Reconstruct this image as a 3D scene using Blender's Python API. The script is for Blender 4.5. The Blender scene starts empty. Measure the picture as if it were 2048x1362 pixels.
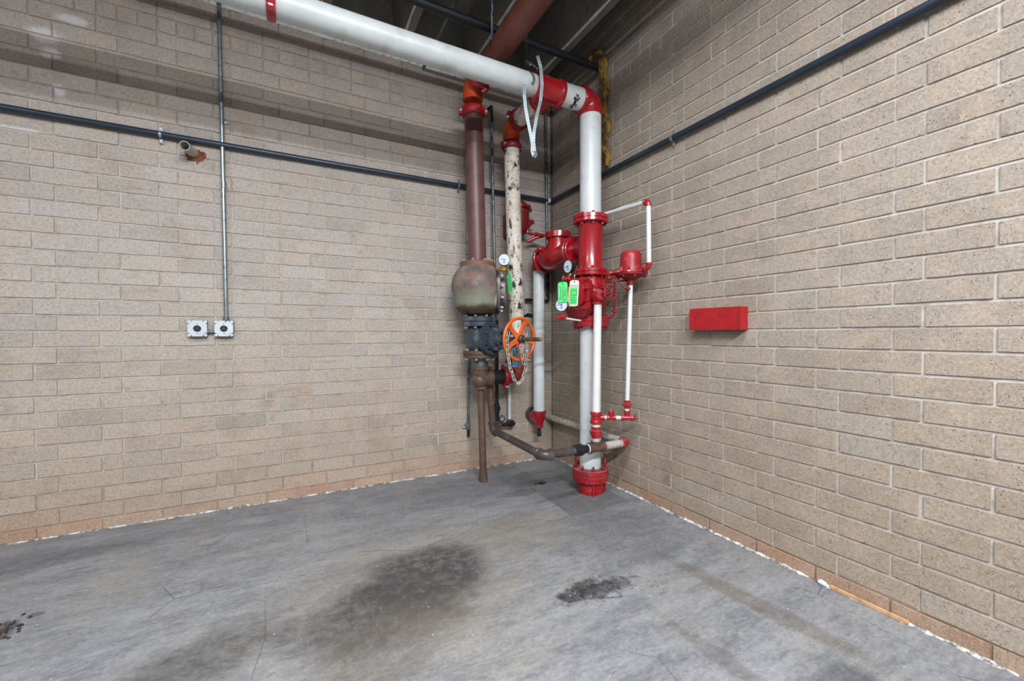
import bpy, bmesh, math, random
from mathutils import Vector, Matrix
random.seed(7)
S = bpy.context.scene
COL = S.collection
V = Vector
PI = math.pi

# ---------------------------------------------------------------- camera
CU = 0.1016                       # one brick course (4 in)
FPX, CYP = 837.9, 681.0           # focal length in px of the 2048 px wide frame
YAW, PIT, ROL = [math.radians(a) for a in (-27.548, -0.796, -0.115)]
CAM = V((-23.3452825 * CU, -35.94686545 * CU, 12.46817816 * CU))
camd = bpy.data.cameras.new('camera'); cam = bpy.data.objects.new('camera', camd); COL.objects.link(cam)
camd.sensor_width = 36.0; camd.sensor_fit = 'HORIZONTAL'; camd.lens = FPX / 2048 * 36
camd.clip_start = 0.02
RM = Matrix.Rotation(YAW, 3, 'Z') @ Matrix.Rotation(PI / 2 + PIT, 3, 'X') @ Matrix.Rotation(ROL, 3, 'Z')
cam.matrix_world = Matrix.Translation(CAM) @ RM.to_4x4()
S.camera = cam
# ---------------------------------------------------------------- world, lights, exposure
S.view_settings.view_transform = 'Standard'
S.view_settings.look = 'None'
S.view_settings.gamma = 1.0
S.view_settings.use_curve_mapping = False
S.view_settings.exposure = -0.2
w = bpy.data.worlds.new('world'); S.world = w; w.use_nodes = True
w.node_tree.nodes['Background'].inputs[0].default_value = (1.0, 0.965, 0.93, 1)
w.node_tree.nodes['Background'].inputs[1].default_value = 0.25

def lamp(name, loc, sx, sy, energy, color=(0.965, 0.985, 1.0), rot=(0, 0, 0)):
    d = bpy.data.lights.new(name, 'AREA'); d.shape = 'RECTANGLE'; d.size = sx; d.size_y = sy
    d.energy = energy; d.color = color
    o = bpy.data.objects.new(name, d); o.location = loc; o.rotation_euler = rot; COL.objects.link(o)
    return o
# ceiling strip lamps of the warehouse, all behind and above the camera's view
lamp('strip_lamp', (-2.3, -5.6, 3.6), 2.4, 0.10, 520, rot=(math.radians(9), 0, 0))
lamp('strip_lamp', (-2.2, -2.95, 3.62), 2.4, 0.12, 118, rot=(math.radians(2), 0, 0))
lamp('strip_lamp', (-5.2, -3.2, 3.6), 0.16, 2.4, 78, rot=(0, math.radians(-8), 0))

# ---------------------------------------------------------------- material helpers
def lin(c):
    return tuple(((x / 255) / 12.92 if x / 255 <= 0.04045 else (((x / 255) + 0.055) / 1.055) ** 2.4) for x in c)
class NT:
    def __init__(s, name):
        s.m = bpy.data.materials.new(name); s.m.use_nodes = True
        s.t = s.m.node_tree; s.b = s.t.nodes['Principled BSDF']
        s.tc = s.n('ShaderNodeTexCoord'); s.co = s.tc.outputs['Object']
    def n(s, ty, **k):
        x = s.t.nodes.new(ty)
        for a, v in k.items(): setattr(x, a, v)
        return x
    def l(s, a, b): s.t.links.new(a, b)
    def _in(s, sock, v):
        if hasattr(v, 'links') or isinstance(v, bpy.types.NodeSocket): s.l(v, sock)
        else: sock.default_value = v
    def math(s, op, a, b=0.0, c=None):
        x = s.n('ShaderNodeMath', operation=op); s._in(x.inputs[0], a); s._in(x.inputs[1], b)
        if c is not None: s._in(x.inputs[2], c)
        return x.outputs[0]
    def noise(s, scale, detail=4, rough=0.55, vec=None, dist=0.0):
        x = s.n('ShaderNodeTexNoise'); x.inputs['Scale'].default_value = scale; x.inputs['Detail'].default_value = detail
        x.inputs['Roughness'].default_value = rough; x.inputs['Distortion'].default_value = dist
        s.l(vec or s.co, x.inputs['Vector']); return x.outputs['Fac']
    def ramp(s, v, a, b):               # smooth threshold a..b
        x = s.n('ShaderNodeMapRange', interpolation_type='SMOOTHSTEP'); s._in(x.inputs[0], v)
        x.inputs[1].default_value = a; x.inputs[2].default_value = b; return x.outputs[0]
    def mix(s, f, a, b, mode='MIX'):
        x = s.n('ShaderNodeMix', data_type='RGBA', blend_type=mode); s._in(x.inputs[0], f)
        for sock, v in ((x.inputs[6], a), (x.inputs[7], b)):
            if isinstance(v, tuple): sock.default_value = (*v[:3], 1)
            else: s.l(v, sock)
        return x.outputs[2]
    def scaled(s, sx, sy, sz, rot=0):
        x = s.n('ShaderNodeMapping'); x.inputs['Scale'].default_value = (sx, sy, sz)
        x.inputs['Rotation'].default_value = (0, 0, rot); s.l(s.co, x.inputs['Vector']); return x.outputs[0]
    def bump(s, h, strength, dist=0.002):
        x = s.n('ShaderNodeBump'); x.inputs['Strength'].default_value = strength; x.inputs['Distance'].default_value = dist
        s.l(h, x.inputs['Height']); s.l(x.outputs[0], s.b.inputs['Normal'])
    def base(s, c):
        s._in(s.b.inputs['Base Color'], (*c[:3], 1) if isinstance(c, tuple) else c)
    def rm(s, r, m=0.0):
        s._in(s.b.inputs['Roughness'], r); s._in(s.b.inputs['Metallic'], m)

def paint(name, c, rough=0.4, metal=0.0, layers=(), bump=0.0, bscale=60, var=0.12, dust=None, coat=0):
    """painted or bare surface: base colour with mild cloudiness, then layers (colour, scale, lo, hi, amount)"""
    t = NT(name); c = lin(c)
    col = t.mix(t.ramp(t.noise(9, 5), 0.3, 0.7), tuple(x * (1 - var) for x in c), tuple(min(1, x * (1 + var)) for x in c))
    for (lc, sc, lo, hi, am) in layers:
        f = t.math('MULTIPLY', t.ramp(t.noise(sc, 6, 0.6), lo, hi), am)
        col = t.mix(f, col, lin(lc))
    if dust:                              # settled dust on upward-facing surfaces
        g_ = t.n('ShaderNodeNewGeometry'); sz = t.n('ShaderNodeSeparateXYZ'); t.l(g_.outputs['Normal'], sz.inputs[0])
        f = t.math('MULTIPLY', t.ramp(t.math('ADD', sz.outputs[2], t.math('MULTIPLY', t.noise(20, 5), .35)), .62, 1.05), .6)
        col = t.mix(f, col, lin(dust)); rough = t.math('MULTIPLY_ADD', f, .5, rough)
    if coat: t.b.inputs['Coat Weight'].default_value = coat; t.b.inputs['Coat Roughness'].default_value = .12
    t.base(col); t.rm(rough, metal)
    if bump: t.bump(t.noise(bscale, 5), bump)
    return t.m

M = {}
M['red'] = paint('red_paint', (156, 12, 28), 0.3, dust=(118, 98, 98), coat=.6, layers=[((110, 10, 18), 14, .55, .75, .5), ((150, 96, 90), 23, .62, .74, .35)], bump=.25)
M['red_dusty'] = paint('dusty_red_paint', (156, 24, 34), 0.4, dust=(120, 104, 102), layers=[((120, 100, 96), 34, .58, .70, .55), ((150, 96, 90), 18, .55, .7, .5), ((90, 14, 16), 30, .6, .75, .4)], bump=.3)
M['dark_red'] = paint('oxide_red_paint', (122, 26, 30), 0.42, dust=(96, 80, 80), layers=[((70, 20, 22), 18, .5, .7, .6)], bump=.3)
M['orange_fit'] = paint('orange_primer', (206, 74, 24), 0.4, layers=[((120, 26, 24), 9, .5, .62, .75)], bump=.3)
M['rust_red'] = paint('faded_red_primer', (140, 48, 34), 0.5, layers=[((170, 78, 50), 12, .5, .7, .6), ((80, 26, 24), 20, .55, .7, .5)], bump=.3)
M['white'] = paint('white_pipe_paint', (205, 212, 214), 0.32, layers=[((150, 152, 150), 7, .56, .72, .4), ((120, 96, 60), 40, .72, .76, .8), ((30, 30, 28), 55, .73, .75, .9)], bump=.12, var=.05)
M['white_long'] = paint('aged_white_pipe_paint', (196, 203, 204), 0.38, layers=[((150, 148, 138), 3.5, .5, .68, .5), ((148, 130, 96), 5, .6, .72, .35), ((40, 38, 32), 48, .71, .74, .9)], bump=.15, var=.06)
M['white_small'] = paint('clean_white_paint', (212, 215, 216), 0.4, layers=[((60, 58, 55), 50, .72, .75, .8)], var=.04)
M['dusty_white'] = paint('dusty_white_paint', (176, 172, 166), 0.55, layers=[((110, 106, 100), 30, .5, .62, .6)], bump=.3)
M['brown'] = paint('brown_red_primer', (98, 66, 66), 0.42, layers=[((70, 52, 54), 5, .5, .68, .6), ((150, 130, 126), 35, .7, .75, .5)], bump=.15)
M['brown_over'] = paint('red_brown_primer', (108, 58, 48), 0.45, layers=[((78, 44, 38), 6, .5, .7, .5), ((165, 140, 120), 60, .74, .77, .7)], bump=.15)
M['iron'] = paint('black_iron', (78, 72, 72), 0.38, .35, layers=[((120, 112, 112), 10, .5, .66, .5), ((104, 74, 52), 25, .6, .7, .5)], bump=.3)
M['iron_dark'] = paint('dark_iron', (34, 36, 40), 0.4, .3, layers=[((80, 62, 46), 25, .62, .7, .5)], bump=.25)
M['iron_brown'] = paint('brown_iron', (92, 74, 66), 0.5, .25, layers=[((120, 92, 74), 12, .5, .66, .6), ((50, 42, 40), 20, .58, .7, .6)], bump=.35)
M['gate'] = paint('blue_black_enamel', (50, 60, 72), 0.42, .1, layers=[((104, 114, 122), 11, .48, .66, .6), ((90, 74, 60), 26, .6, .7, .45)], bump=.35)
M['orange'] = paint('orange_enamel', (204, 92, 28), 0.34, layers=[((170, 66, 20), 12, .55, .7, .5)], bump=.12)
M['rusty'] = paint('rusty_iron', (120, 82, 66), .6, .1, layers=[((150, 92, 60), 18, .5, .66, .6), ((90, 80, 78), 9, .5, .66, .6)], bump=.3)
M['galv'] = paint('galvanized_steel', (150, 162, 168), 0.35, .75, layers=[((90, 100, 106), 40, .5, .65, .6)], var=.1)
M['galv_old'] = paint('old_galvanized_steel', (112, 124, 128), 0.4, .6, layers=[((60, 68, 72), 30, .48, .62, .7)], var=.1)
M['conduit'] = paint('blue_black_conduit', (44, 55, 68), 0.32, .25, layers=[((130, 140, 148), 60, .7, .75, .5)], var=.1)
M['black_pipe'] = paint('black_overhead_pipe', (30, 32, 40), 0.4, .1, var=.1)
M['steel'] = paint('bright_bolt_steel', (205, 205, 200), 0.28, .8, var=.06)
M['chain'] = paint('bright_chain_steel', (214, 216, 214), 0.25, .85, var=.04)
M['strap'] = paint('strap_steel', (122, 134, 140), 0.42, .5, var=.1)
M['stem'] = paint('greased_stem', (98, 92, 84), 0.4, .6, layers=[((60, 60, 56), 30, .5, .6, .6)])
M['brass'] = paint('brass', (176, 140, 62), 0.35, .8)
M['face'] = paint('gauge_face', (196, 208, 222), 0.4, var=.02)
M['black'] = paint('black_enamel', (22, 24, 28), 0.35, var=.05)
M['green_tag'] = paint('green_card', (74, 214, 116), 0.6, var=.04)
M['white_tag'] = paint('white_card', (206, 206, 200), 0.6, var=.04)
M['yellow_tag'] = paint('yellow_card', (222, 178, 62), 0.6, var=.04)
M['blue_tag'] = paint('blue_card', (84, 138, 172), 0.6, layers=[((190, 200, 205), 40, .55, .65, .6)])
M['ink'] = paint('ink', (24, 34, 28), 0.6, var=.02)
M['rust'] = paint('rust', (122, 72, 46), 0.9, layers=[((90, 40, 24), 30, .45, .6, .8)], bump=.8)
M['tan'] = paint('raw_wood', (196, 156, 116), 0.7, layers=[((150, 110, 76), 40, .5, .65, .5)])
M['plaster'] = paint('white_plaster', (210, 212, 212), 0.8, bump=.6, layers=[((110, 110, 108), 40, .55, .65, .6)])
M['board'] = paint('grey_board', (102, 103, 106), 0.75, layers=[((120, 118, 114), 12, .5, .66, .5), ((60, 62, 66), 30, .55, .68, .5)], bump=.3)
M['box_red'] = paint('box_red_paint', (164, 24, 32), 0.42, layers=[((130, 20, 26), 14, .5, .68, .5), ((200, 120, 116), 70, .73, .76, .6)], bump=.15)
M['box_face'] = paint('zinc_cover', (206, 216, 224), 0.35, .45, layers=[((170, 182, 194), 14, .5, .7, .5)], var=.05)
M['box_side'] = paint('zinc_box', (120, 132, 142), 0.4, .6)
M['dirt'] = paint('dark_crumbs', (38, 34, 32), 0.9, layers=[((96, 66, 40), 20, .55, .65, .6)])

# peeling cream paint over dark iron
t = NT('peeling_cream_paint')
v1 = t.scaled(1, 1, .55)
chip = t.math('MULTIPLY', t.ramp(t.noise(26, 6, .62, v1), .52, .60), t.ramp(t.noise(7, 3, .5), .40, .56))
chip2 = t.ramp(t.noise(60, 4, .6), .61, .64)
col = t.mix(t.ramp(t.noise(12, 5), .35, .7), lin((214, 209, 200)), lin((200, 192, 176)))
col = t.mix(t.ramp(t.noise(16, 4), .62, .7), col, lin((196, 152, 120)))
col = t.mix(t.math('MAXIMUM', chip, chip2), col, lin((48, 38, 38)))
t.base(col); t.rm(.55); t.bump(t.math('SUBTRACT', 1.0, chip), .5); M['peel'] = t.m

# dry valve casting: grey brown with green patina low down
t = NT('weathered_casting')
sep = t.n('ShaderNodeSeparateXYZ'); t.l(t.co, sep.inputs[0])
col = t.mix(t.ramp(t.noise(8, 6), .35, .7), lin((92, 83, 78)), lin((134, 120, 112)))
col = t.mix(t.math('MULTIPLY', t.ramp(t.noise(11, 5), .52, .66), .7), col, lin((126, 78, 66)))
g = t.math('ADD', sep.outputs[2], t.math('MULTIPLY', t.noise(9, 4), .10))
gm = t.math('MULTIPLY', t.ramp(g, .29, .20), t.ramp(g, .11, .17))
col = t.mix(t.math('MULTIPLY', gm, .75), col, lin((132, 140, 122)))
col = t.mix(t.ramp(g, .165, .11), col, lin((70, 58, 46)))
t.base(col); t.rm(.6, .1); t.bump(t.noise(70, 5), .4); M['casting'] = t.m

# yellow-brown stuffing (fibre insulation)
t = NT('yellow_brown_insulation')
n1 = t.noise(26, 6, .7, t.scaled(1, 1, .35), 1.0)
col = t.mix(t.ramp(n1, .38, .62), lin((62, 50, 26)), lin((168, 134, 56)))
t.base(col); t.rm(.95); t.bump(n1, 1.0, .02); M['insul'] = t.m

# brick / mortar: colour comes from each brick's own attribute
def brick_mat(name, k, blooms=()):
    t = NT(name)
    a = t.n('ShaderNodeAttribute'); a.attribute_name = 'bc'
    geo = t.co
    col = a.outputs['Color']
    n = t.noise(5.5, 6, .62)
    col = t.mix(t.math('MULTIPLY', t.ramp(n, .42, .68), .4), col, lin((182, 164, 146)))
    col = t.mix(t.math('MULTIPLY', t.ramp(t.noise(3.1, 5, .6), .5, .72), .35), col, lin((128, 110, 94)))
    fine = t.noise(120, 3, .6)
    col = t.mix(t.math('MULTIPLY', t.ramp(fine, .35, .65), .28), col, lin((205, 190, 172)))
    gr = t.noise(62, 6, .8)
    col = t.mix(t.math('MULTIPLY', t.ramp(gr, .56, .42), .26), col, lin((98, 86, 76)))
    # manganese specks
    vo = t.n('ShaderNodeTexVoronoi'); vo.inputs['Scale'].default_value = 105; t.l(t.co, vo.inputs['Vector'])
    sp = t.math('MULTIPLY', t.ramp(vo.outputs['Distance'], .30, .16), t.ramp(t.noise(30, 3), .45, .60))
    col = t.mix(t.math('MULTIPLY', sp, k), col, lin((62, 50, 44)))
    # dirt smudges and white bloom
    col = t.mix(t.math('MULTIPLY', t.ramp(t.noise(2.2, 7, .7), .60, .74), .45), col, lin((88, 76, 66)))
    col = t.mix(t.math('MULTIPLY', t.ramp(t.noise(6, 6, .7, t.scaled(1, 1, 2.2)), .64, .74), .5), col, lin((206, 198, 188)))
    if blooms:
        sp3 = t.n('ShaderNodeSeparateXYZ'); t.l(t.co, sp3.inputs[0])
        for bx, bz, brx, brz in blooms:
            u_ = t.math('DIVIDE', t.math('SUBTRACT', sp3.outputs[0], bx), brx); w_ = t.math('DIVIDE', t.math('SUBTRACT', sp3.outputs[2], bz), brz)
            d_ = t.math('ADD', t.math('SQRT', t.math('ADD', t.math('MULTIPLY', u_, u_), t.math('MULTIPLY', w_, w_))), t.math('MULTIPLY', t.noise(9, 7, .7), 1.4))
            col = t.mix(t.math('MULTIPLY', t.ramp(d_, 1.6, .95), .75), col, lin((205, 204, 206)))
    streak = t.ramp(t.noise(7, 6, .65, t.scaled(.5, .5, 2.4)), .55, .72)
    col = t.mix(t.math('MULTIPLY', streak, .3), col, lin((120, 104, 92)))
    t.base(col); t.rm(.88)
    t.b.inputs['Specular IOR Level'].default_value = .25
    t.bump(t.noise(90, 5, .6), .28, .003)
    return t.m
M['brick_l'] = brick_mat('tan_brick_left', .65, ((-3.72, 3.13, .13, .07), (-3.60, 3.26, .10, .05), (-3.69, 3.02, .07, .05), (-3.66, 2.80, .05, .06), (-3.85, 2.52, .2, .02)))
M['brick_r'] = brick_mat('tan_brick_right', .85)
t = NT('mortar')
a = t.n('ShaderNodeAttribute'); a.attribute_name = 'bc'
col = t.mix(t.math('MULTIPLY', t.ramp(t.noise(14, 5), .45, .7), .5), a.outputs['Color'], lin((120, 108, 98)))
t.base(col); t.rm(.95); t.bump(t.noise(60, 5), .5, .004); M['mortar'] = t.m

# dark concrete for the roof tees
def conc(name, c1, c2, c3):
    t = NT(name)
    col = t.mix(t.ramp(t.noise(3, 6, .6), .35, .68), lin(c1), lin(c2))
    col = t.mix(t.math('MULTIPLY', t.ramp(t.noise(6, 6, .7), .56, .7), .7), col, lin(c3))
    col = t.mix(t.ramp(t.noise(60, 3), .68, .72), col, lin((30, 28, 26)))
    t.base(col); t.rm(.9); t.bump(t.noise(30, 6), .4, .005); return t.m
M['concrete'] = conc('old_concrete', (104, 102, 96), (134, 130, 122), (96, 66, 46))
M['tee'] = conc('dark_concrete', (112, 110, 104), (136, 133, 126), (92, 84, 76))

# floor concrete
t = NT('grey_floor_concrete')
P3 = t.n('ShaderNodeSeparateXYZ'); t.l(t.co, P3.inputs[0])
vs = t.scaled(.8, 2.4, 1, math.radians(-8))
col = t.mix(t.ramp(t.noise(2.6, 9, .74, vs, .1), .34, .66), lin((100, 102, 107)), lin((142, 143, 147)))
col = t.mix(t.math('MULTIPLY', t.ramp(t.noise(1.5, 8, .72), .46, .66), .55), col, lin((140, 134, 122)))
col = t.mix(t.math('MULTIPLY', t.ramp(t.noise(5, 8, .7, vs), .52, .68), .5), col, lin((82, 86, 94)))
col = t.mix(t.math('MULTIPLY', t.ramp(t.noise(16, 8, .8), .53, .7), .45), col, lin((172, 176, 180)))
g2 = t.ramp(t.noise(34, 10, .85, t.scaled(.6, 1.6, 1, math.radians(-8))), .36, .66)
col = t.mix(t.math('MULTIPLY', g2, .42), col, lin((172, 174, 178)))
g3 = t.ramp(t.noise(11, 8, .75, t.scaled(.45, 2.0, 1, math.radians(-14)), .1), .54, .66)
col = t.mix(t.math('MULTIPLY', g3, .5), col, lin((84, 87, 94)))
def blob(cx, cy, rx, ry, rot, lo=.78, hi=1.08, nz=.55, ns=3.0):
    ca, sa = math.cos(rot), math.sin(rot)
    dx = t.math('SUBTRACT', P3.outputs[0], cx); dy = t.math('SUBTRACT', P3.outputs[1], cy)
    u = t.math('DIVIDE', t.math('ADD', t.math('MULTIPLY', dx, ca), t.math('MULTIPLY', dy, sa)), rx)
    v = t.math('DIVIDE', t.math('SUBTRACT', t.math('MULTIPLY', dy, ca), t.math('MULTIPLY', dx, sa)), ry)
    d = t.math('SQRT', t.math('ADD', t.math('MULTIPLY', u, u), t.math('MULTIPLY', v, v)))
    d = t.math('ADD', d, t.math('MULTIPLY', t.math('SUBTRACT', t.noise(ns, 7, .68), .5), nz * 2))
    return t.ramp(d, hi, lo)
mott = t.ramp(t.noise(15, 9, .8), .34, .66)
def stain(c, amount, *b, **k):
    global col
    f = t.math('MULTIPLY', blob(*b, **k), amount)
    f = t.math('MULTIPLY', f, t.math('MULTIPLY_ADD', mott, -.55, 1.05))
    col = t.mix(f, col, lin(c))
stain((138, 128, 110), .5, -1.8, -1.5, .85, .7, .2, lo=.3, hi=1.2, nz=.7)
stain((54, 53, 52), 1.0, -1.76, -1.48, .40, .32, .3, lo=.6, hi=1.1, nz=.32)
stain((60, 58, 56), .95, -2.0, -1.66, .46, .30, .1, lo=.5, hi=1.1, nz=.6)
stain((84, 86, 92), .55, -1.2, -.45, .9, .3, -.1, lo=.3, hi=1.2, nz=.7)
stain((88, 88, 92), .5, -.5, -1.6, .5, .4, 0, lo=.3, hi=1.2, nz=.8)
stain((96, 88, 76), .6, -2.05, -1.95, .5, .28, .6, lo=.4, hi=1.1, nz=.8)
stain((66, 64, 60), .8, -2.72, -1.66, .42, .20, .4, lo=.4, hi=1.1, nz=.8)
stain((132, 122, 102), .5, -1.05, -1.3, .4, .28, 0, lo=.3, hi=1.2, nz=.8)
stain((78, 82, 88), .6, -3.7, -.35, .9, .14, .06, lo=.3, hi=1.1, nz=.6)
stain((70, 70, 72), .6, -.75, -.72, .3, .1, .0, lo=.4, hi=1.1, nz=.8)
stain((64, 66, 70), .6, -.45, -.42, .32, .16, .0, lo=.4, hi=1.1, nz=.6)
stain((96, 86, 68), .6, -.45, -2.45, .07, .62, .12, lo=.5, hi=1.1, nz=.6)
stain((88, 82, 74), .5, -.9, -2.6, .05, .42, .05, lo=.5, hi=1.1, nz=.6)
stain((52, 56, 60), .7, -.62, -2.88, .22, .1, .0, lo=.5, hi=1.1, nz=.8)
stain((40, 35, 33), 1.0, -1.13, -1.99, .15, .075, .2, lo=.6, hi=1.0, nz=1.1, ns=12)
stain((46, 44, 44), 1.0, -1.0, -2.02, .20, .08, .0, lo=.5, hi=1.0, nz=1.5, ns=20)
stain((60, 40, 30), .9, -1.24, -1.98, .035, .03, .0, lo=.5, hi=1.0, nz=1.0, ns=20)
stain((36, 30, 24), .95, -3.50, -1.07, .075, .10, .2, lo=.6, hi=1.0, nz=.8, ns=9)
stain((52, 44, 36), .85, -3.42, -.98, .035, .025, .2, lo=.6, hi=1.0, nz=.8, ns=12)
stain((28, 32, 40), .92, -.50, -.62, .055, .035, .2, lo=.5, hi=1.0, nz=1.2, ns=22)
stain((150, 132, 100), .8, -.93, -.84, .035, .025, .2, lo=.5, hi=1.0, nz=.8, ns=16)
g4 = t.ramp(t.noise(55, 10, .9), .40, .60)
col = t.mix(t.math('MULTIPLY', t.math('SUBTRACT', 1.0, g4), .34), col, lin((62, 65, 72)))
g5 = t.ramp(t.noise(6.5, 9, .8, t.scaled(.7, 1.5, 1, math.radians(-8))), .52, .66)
col = t.mix(t.math('MULTIPLY', g5, .38), col, lin((80, 82, 86)))
g6 = t.ramp(t.noise(13, 9, .8), .56, .68)
col = t.mix(t.math('MULTIPLY', g6, .18), col, lin((186, 190, 196)))
# scratches, white flecks, dark grains
wv = t.n('ShaderNodeTexVoronoi', feature='DISTANCE_TO_EDGE'); wv.inputs['Scale'].default_value = 1.7
wd = t.n('ShaderNodeMapping'); wd.inputs['Scale'].default_value = (1, .6, 1); wd.inputs['Rotation'].default_value = (0, 0, .7)
ad = t.n('ShaderNodeVectorMath', operation='ADD'); nz3 = t.n('ShaderNodeTexNoise'); nz3.inputs['Scale'].default_value = .5
t.l(t.co, nz3.inputs['Vector']); t.l(t.co, wd.inputs['Vector']); t.l(wd.outputs[0], ad.inputs[0]); t.l(nz3.outputs['Color'], ad.inputs[1]); t.l(ad.outputs[0], wv.inputs['Vector'])
scr = t.math('MULTIPLY', t.ramp(wv.outputs['Distance'], .006, .002), t.ramp(t.noise(2.1, 3), .52, .6))
col = t.mix(t.math('MULTIPLY', scr, .6), col, lin((70, 72, 78)))
fl = t.math('MULTIPLY', t.ramp(t.noise(60, 2, .5), .735, .76), t.ramp(t.noise(2.2, 3), .42, .6))
col = t.mix(fl, col, lin((216, 220, 224)))
dk = t.math('MULTIPLY', t.ramp(t.noise(42, 3, .5), .70, .73), t.ramp(t.noise(1.9, 3), .5, .6))
col = t.mix(t.math('MULTIPLY', dk, .8), col, lin((50, 48, 46)))
t.base(col)
t.rm(t.math('MULTIPLY_ADD', t.noise(4, 5), .25, .46)); t.bump(t.noise(24, 8, .7), .25, .004); M['floor'] = t.m

# white ragged paint line at the foot of the walls
t = NT('ragged_base_line')
k1 = t.ramp(t.noise(9, 7, .75), .44, .56)
col = t.mix(k1, lin((104, 96, 92)), lin((206, 206, 204)))
t.base(col); t.rm(.85); t.bump(t.noise(50, 5), .6, .004); M['baseline'] = t.m

# ---------------------------------------------------------------- mesh helpers
def basis(d):
    d = V(d).normalized()
    u = d.cross(V((0, 0, 1)))
    if u.length < 1e-4: u = V((1, 0, 0))
    u.normalize(); v = u.cross(d).normalized() * -1
    if u.cross(v).dot(d) < 0: v = -v
    return d, u, v

class MB:
    def __init__(s): s.bm = bmesh.new()
    def ring(s, c, u, v, r, n, rv=None):
        rv = r if rv is None else rv
        return [s.bm.verts.new(c + u * (r * math.cos(2 * PI * i / n)) + v * (rv * math.sin(2 * PI * i / n))) for i in range(n)]
    def skin(s, a, b, smooth=True):
        n = len(a)
        for i in range(n):
            f = s.bm.faces.new((a[i], a[(i + 1) % n], b[(i + 1) % n], b[i])); f.smooth = smooth
    def cap(s, a, flip=False):
        try: s.bm.faces.new(a[::-1] if flip else a)
        except ValueError: pass
    def lathe(s, o, d, prof, n=40, caps=True, smooth=True, clampf=None):
        """prof: list of (t along axis, radius); sharp corners get doubled rings"""
        o = V(o); d, u, v = basis(d)
        rings = []
        for (tt, r) in prof:
            rg = s.ring(o + d * tt, u, v, max(r, 1e-4), n)
            if clampf:
                for q in rg: q.co = clampf(q.co)
            rings.append(rg)
        for a, b in zip(rings, rings[1:]): s.skin(a, b, smooth)
        if caps: s.cap(rings[0], True); s.cap(rings[-1])
        return s
    def cyl(s, a, b, r, n=32, bev=None, smooth=True):
        a = V(a); b = V(b); L = (b - a).length
        bev = min(r * .15, L * .2, .003) if bev is None else bev
        if bev > 0: return s.lathe(a, b - a, [(0, r - bev), (0.0001, r - bev), (bev, r), (bev + .0001, r), (L - bev - .0001, r), (L - bev, r), (L - .0001, r - bev), (L, r - bev)], n, True, smooth)
        return s.lathe(a, b - a, [(0, r), (L, r)], n, True, smooth)
    def tube(s, pts, r, n=20, caps=True, bend=0.0, bs=8, closed=False):
        P = [V(p) for p in pts]
        if bend > 0 and not closed:
            Q = [P[0]]
            for i in range(1, len(P) - 1):
                a, b, c = P[i - 1], P[i], P[i + 1]
                d1 = (a - b).normalized(); d2 = (c - b).normalized()
                k = min(bend, (a - b).length * .49, (c - b).length * .49)
                for j in range(bs + 1):
                    q = j / bs
                    Q.append((b + d1 * k) * (1 - q) ** 2 + b * 2 * q * (1 - q) + (b + d2 * k) * q * q)
            Q.append(P[-1]); P = Q
        N = len(P); d0, u, v = basis((P[1] - P[0]))
        rings = []; pu = u
        for i, p in enumerate(P):
            if closed: tg = (P[(i + 1) % N] - P[i - 1]).normalized()
            else: tg = ((P[min(i + 1, N - 1)] - P[max(i - 1, 0)])).normalized()
            uu = (pu - tg * pu.dot(tg)); uu = uu.normalized() if uu.length > 1e-6 else basis(tg)[1]
            vv = tg.cross(uu); pu = uu
            rr = r[i] if isinstance(r, (list, tuple)) else r
            rings.append(s.ring(p, uu, vv, rr, n))
        for a, b in zip(rings, rings[1:]): s.skin(a, b)
        if closed: s.skin(rings[-1], rings[0])
        elif caps: s.cap(rings[0], True); s.cap(rings[-1])
        return s
    def box(s, c, ax, size, bev=.002):
        """c centre; ax = (x,y,z) axis vectors; size full lengths"""
        c = V(c); X, Y, Z = [V(a).normalized() for a in ax]; hx, hy, hz = [q / 2 for q in size]
        b2 = bmesh.new(); bmesh.ops.create_cube(b2, size=1)
        for q in b2.verts: q.co = V((q.co.x * size[0], q.co.y * size[1], q.co.z * size[2]))
        if bev: bmesh.ops.bevel(b2, geom=b2.edges[:], offset=min(bev, min(size) * .3), segments=2, affect='EDGES', profile=.5)
        mp = {}
        for q in b2.verts: mp[q.index] = s.bm.verts.new(c + X * q.co.x + Y * q.co.y + Z * q.co.z)
        b2.verts.index_update()
        for f in b2.faces: s.bm.faces.new([mp[q.index] for q in f.verts])
        b2.free(); return s
    def prism(s, c, d, u0, outline, h, smooth=False, bev=0):
        """extrude a 2-D outline (in u0, d x u0 axes) along d by h"""
        c = V(c); d = V(d).normalized(); u = V(u0); u = (u - d * u.dot(d)).normalized(); v = d.cross(u)
        lay = [(0, 1 - bev), (bev * .04, 1), (h - bev * .04, 1), (h, 1 - bev)] if bev else [(0, 1), (h, 1)]
        R = [[s.bm.verts.new(c + d * hh + (u * x + v * y) * k) for x, y in outline] for hh, k in lay]
        for a, b in zip(R, R[1:]): s.skin(a, b, smooth)
        s.cap(R[0], True); s.cap(R[-1]); return s
    def hexbolt(s, c, d, r, h, shank=None):
        d = V(d).normalized(); u = basis(d)[1]
        s.prism(c, d, u, [(r * math.cos(PI / 3 * i), r * math.sin(PI / 3 * i)) for i in range(6)], h, False, .12)
        if shank: s.cyl(V(c) + d * h, V(c) + d * (h + shank), r * .5, 10, 0)
        return s
    def sphere(s, c, r, sc=(1, 1, 1), n=20):
        ret = bmesh.ops.create_uvsphere(s.bm, u_segments=n, v_segments=max(8, n // 2), radius=r)
        for q in ret['verts']: q.co = V((q.co.x * sc[0], q.co.y * sc[1], q.co.z * sc[2])) + V(c)
        for f in s.bm.faces:
            if f.verts[0] in ret['verts']: f.smooth = True
        return s
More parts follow.
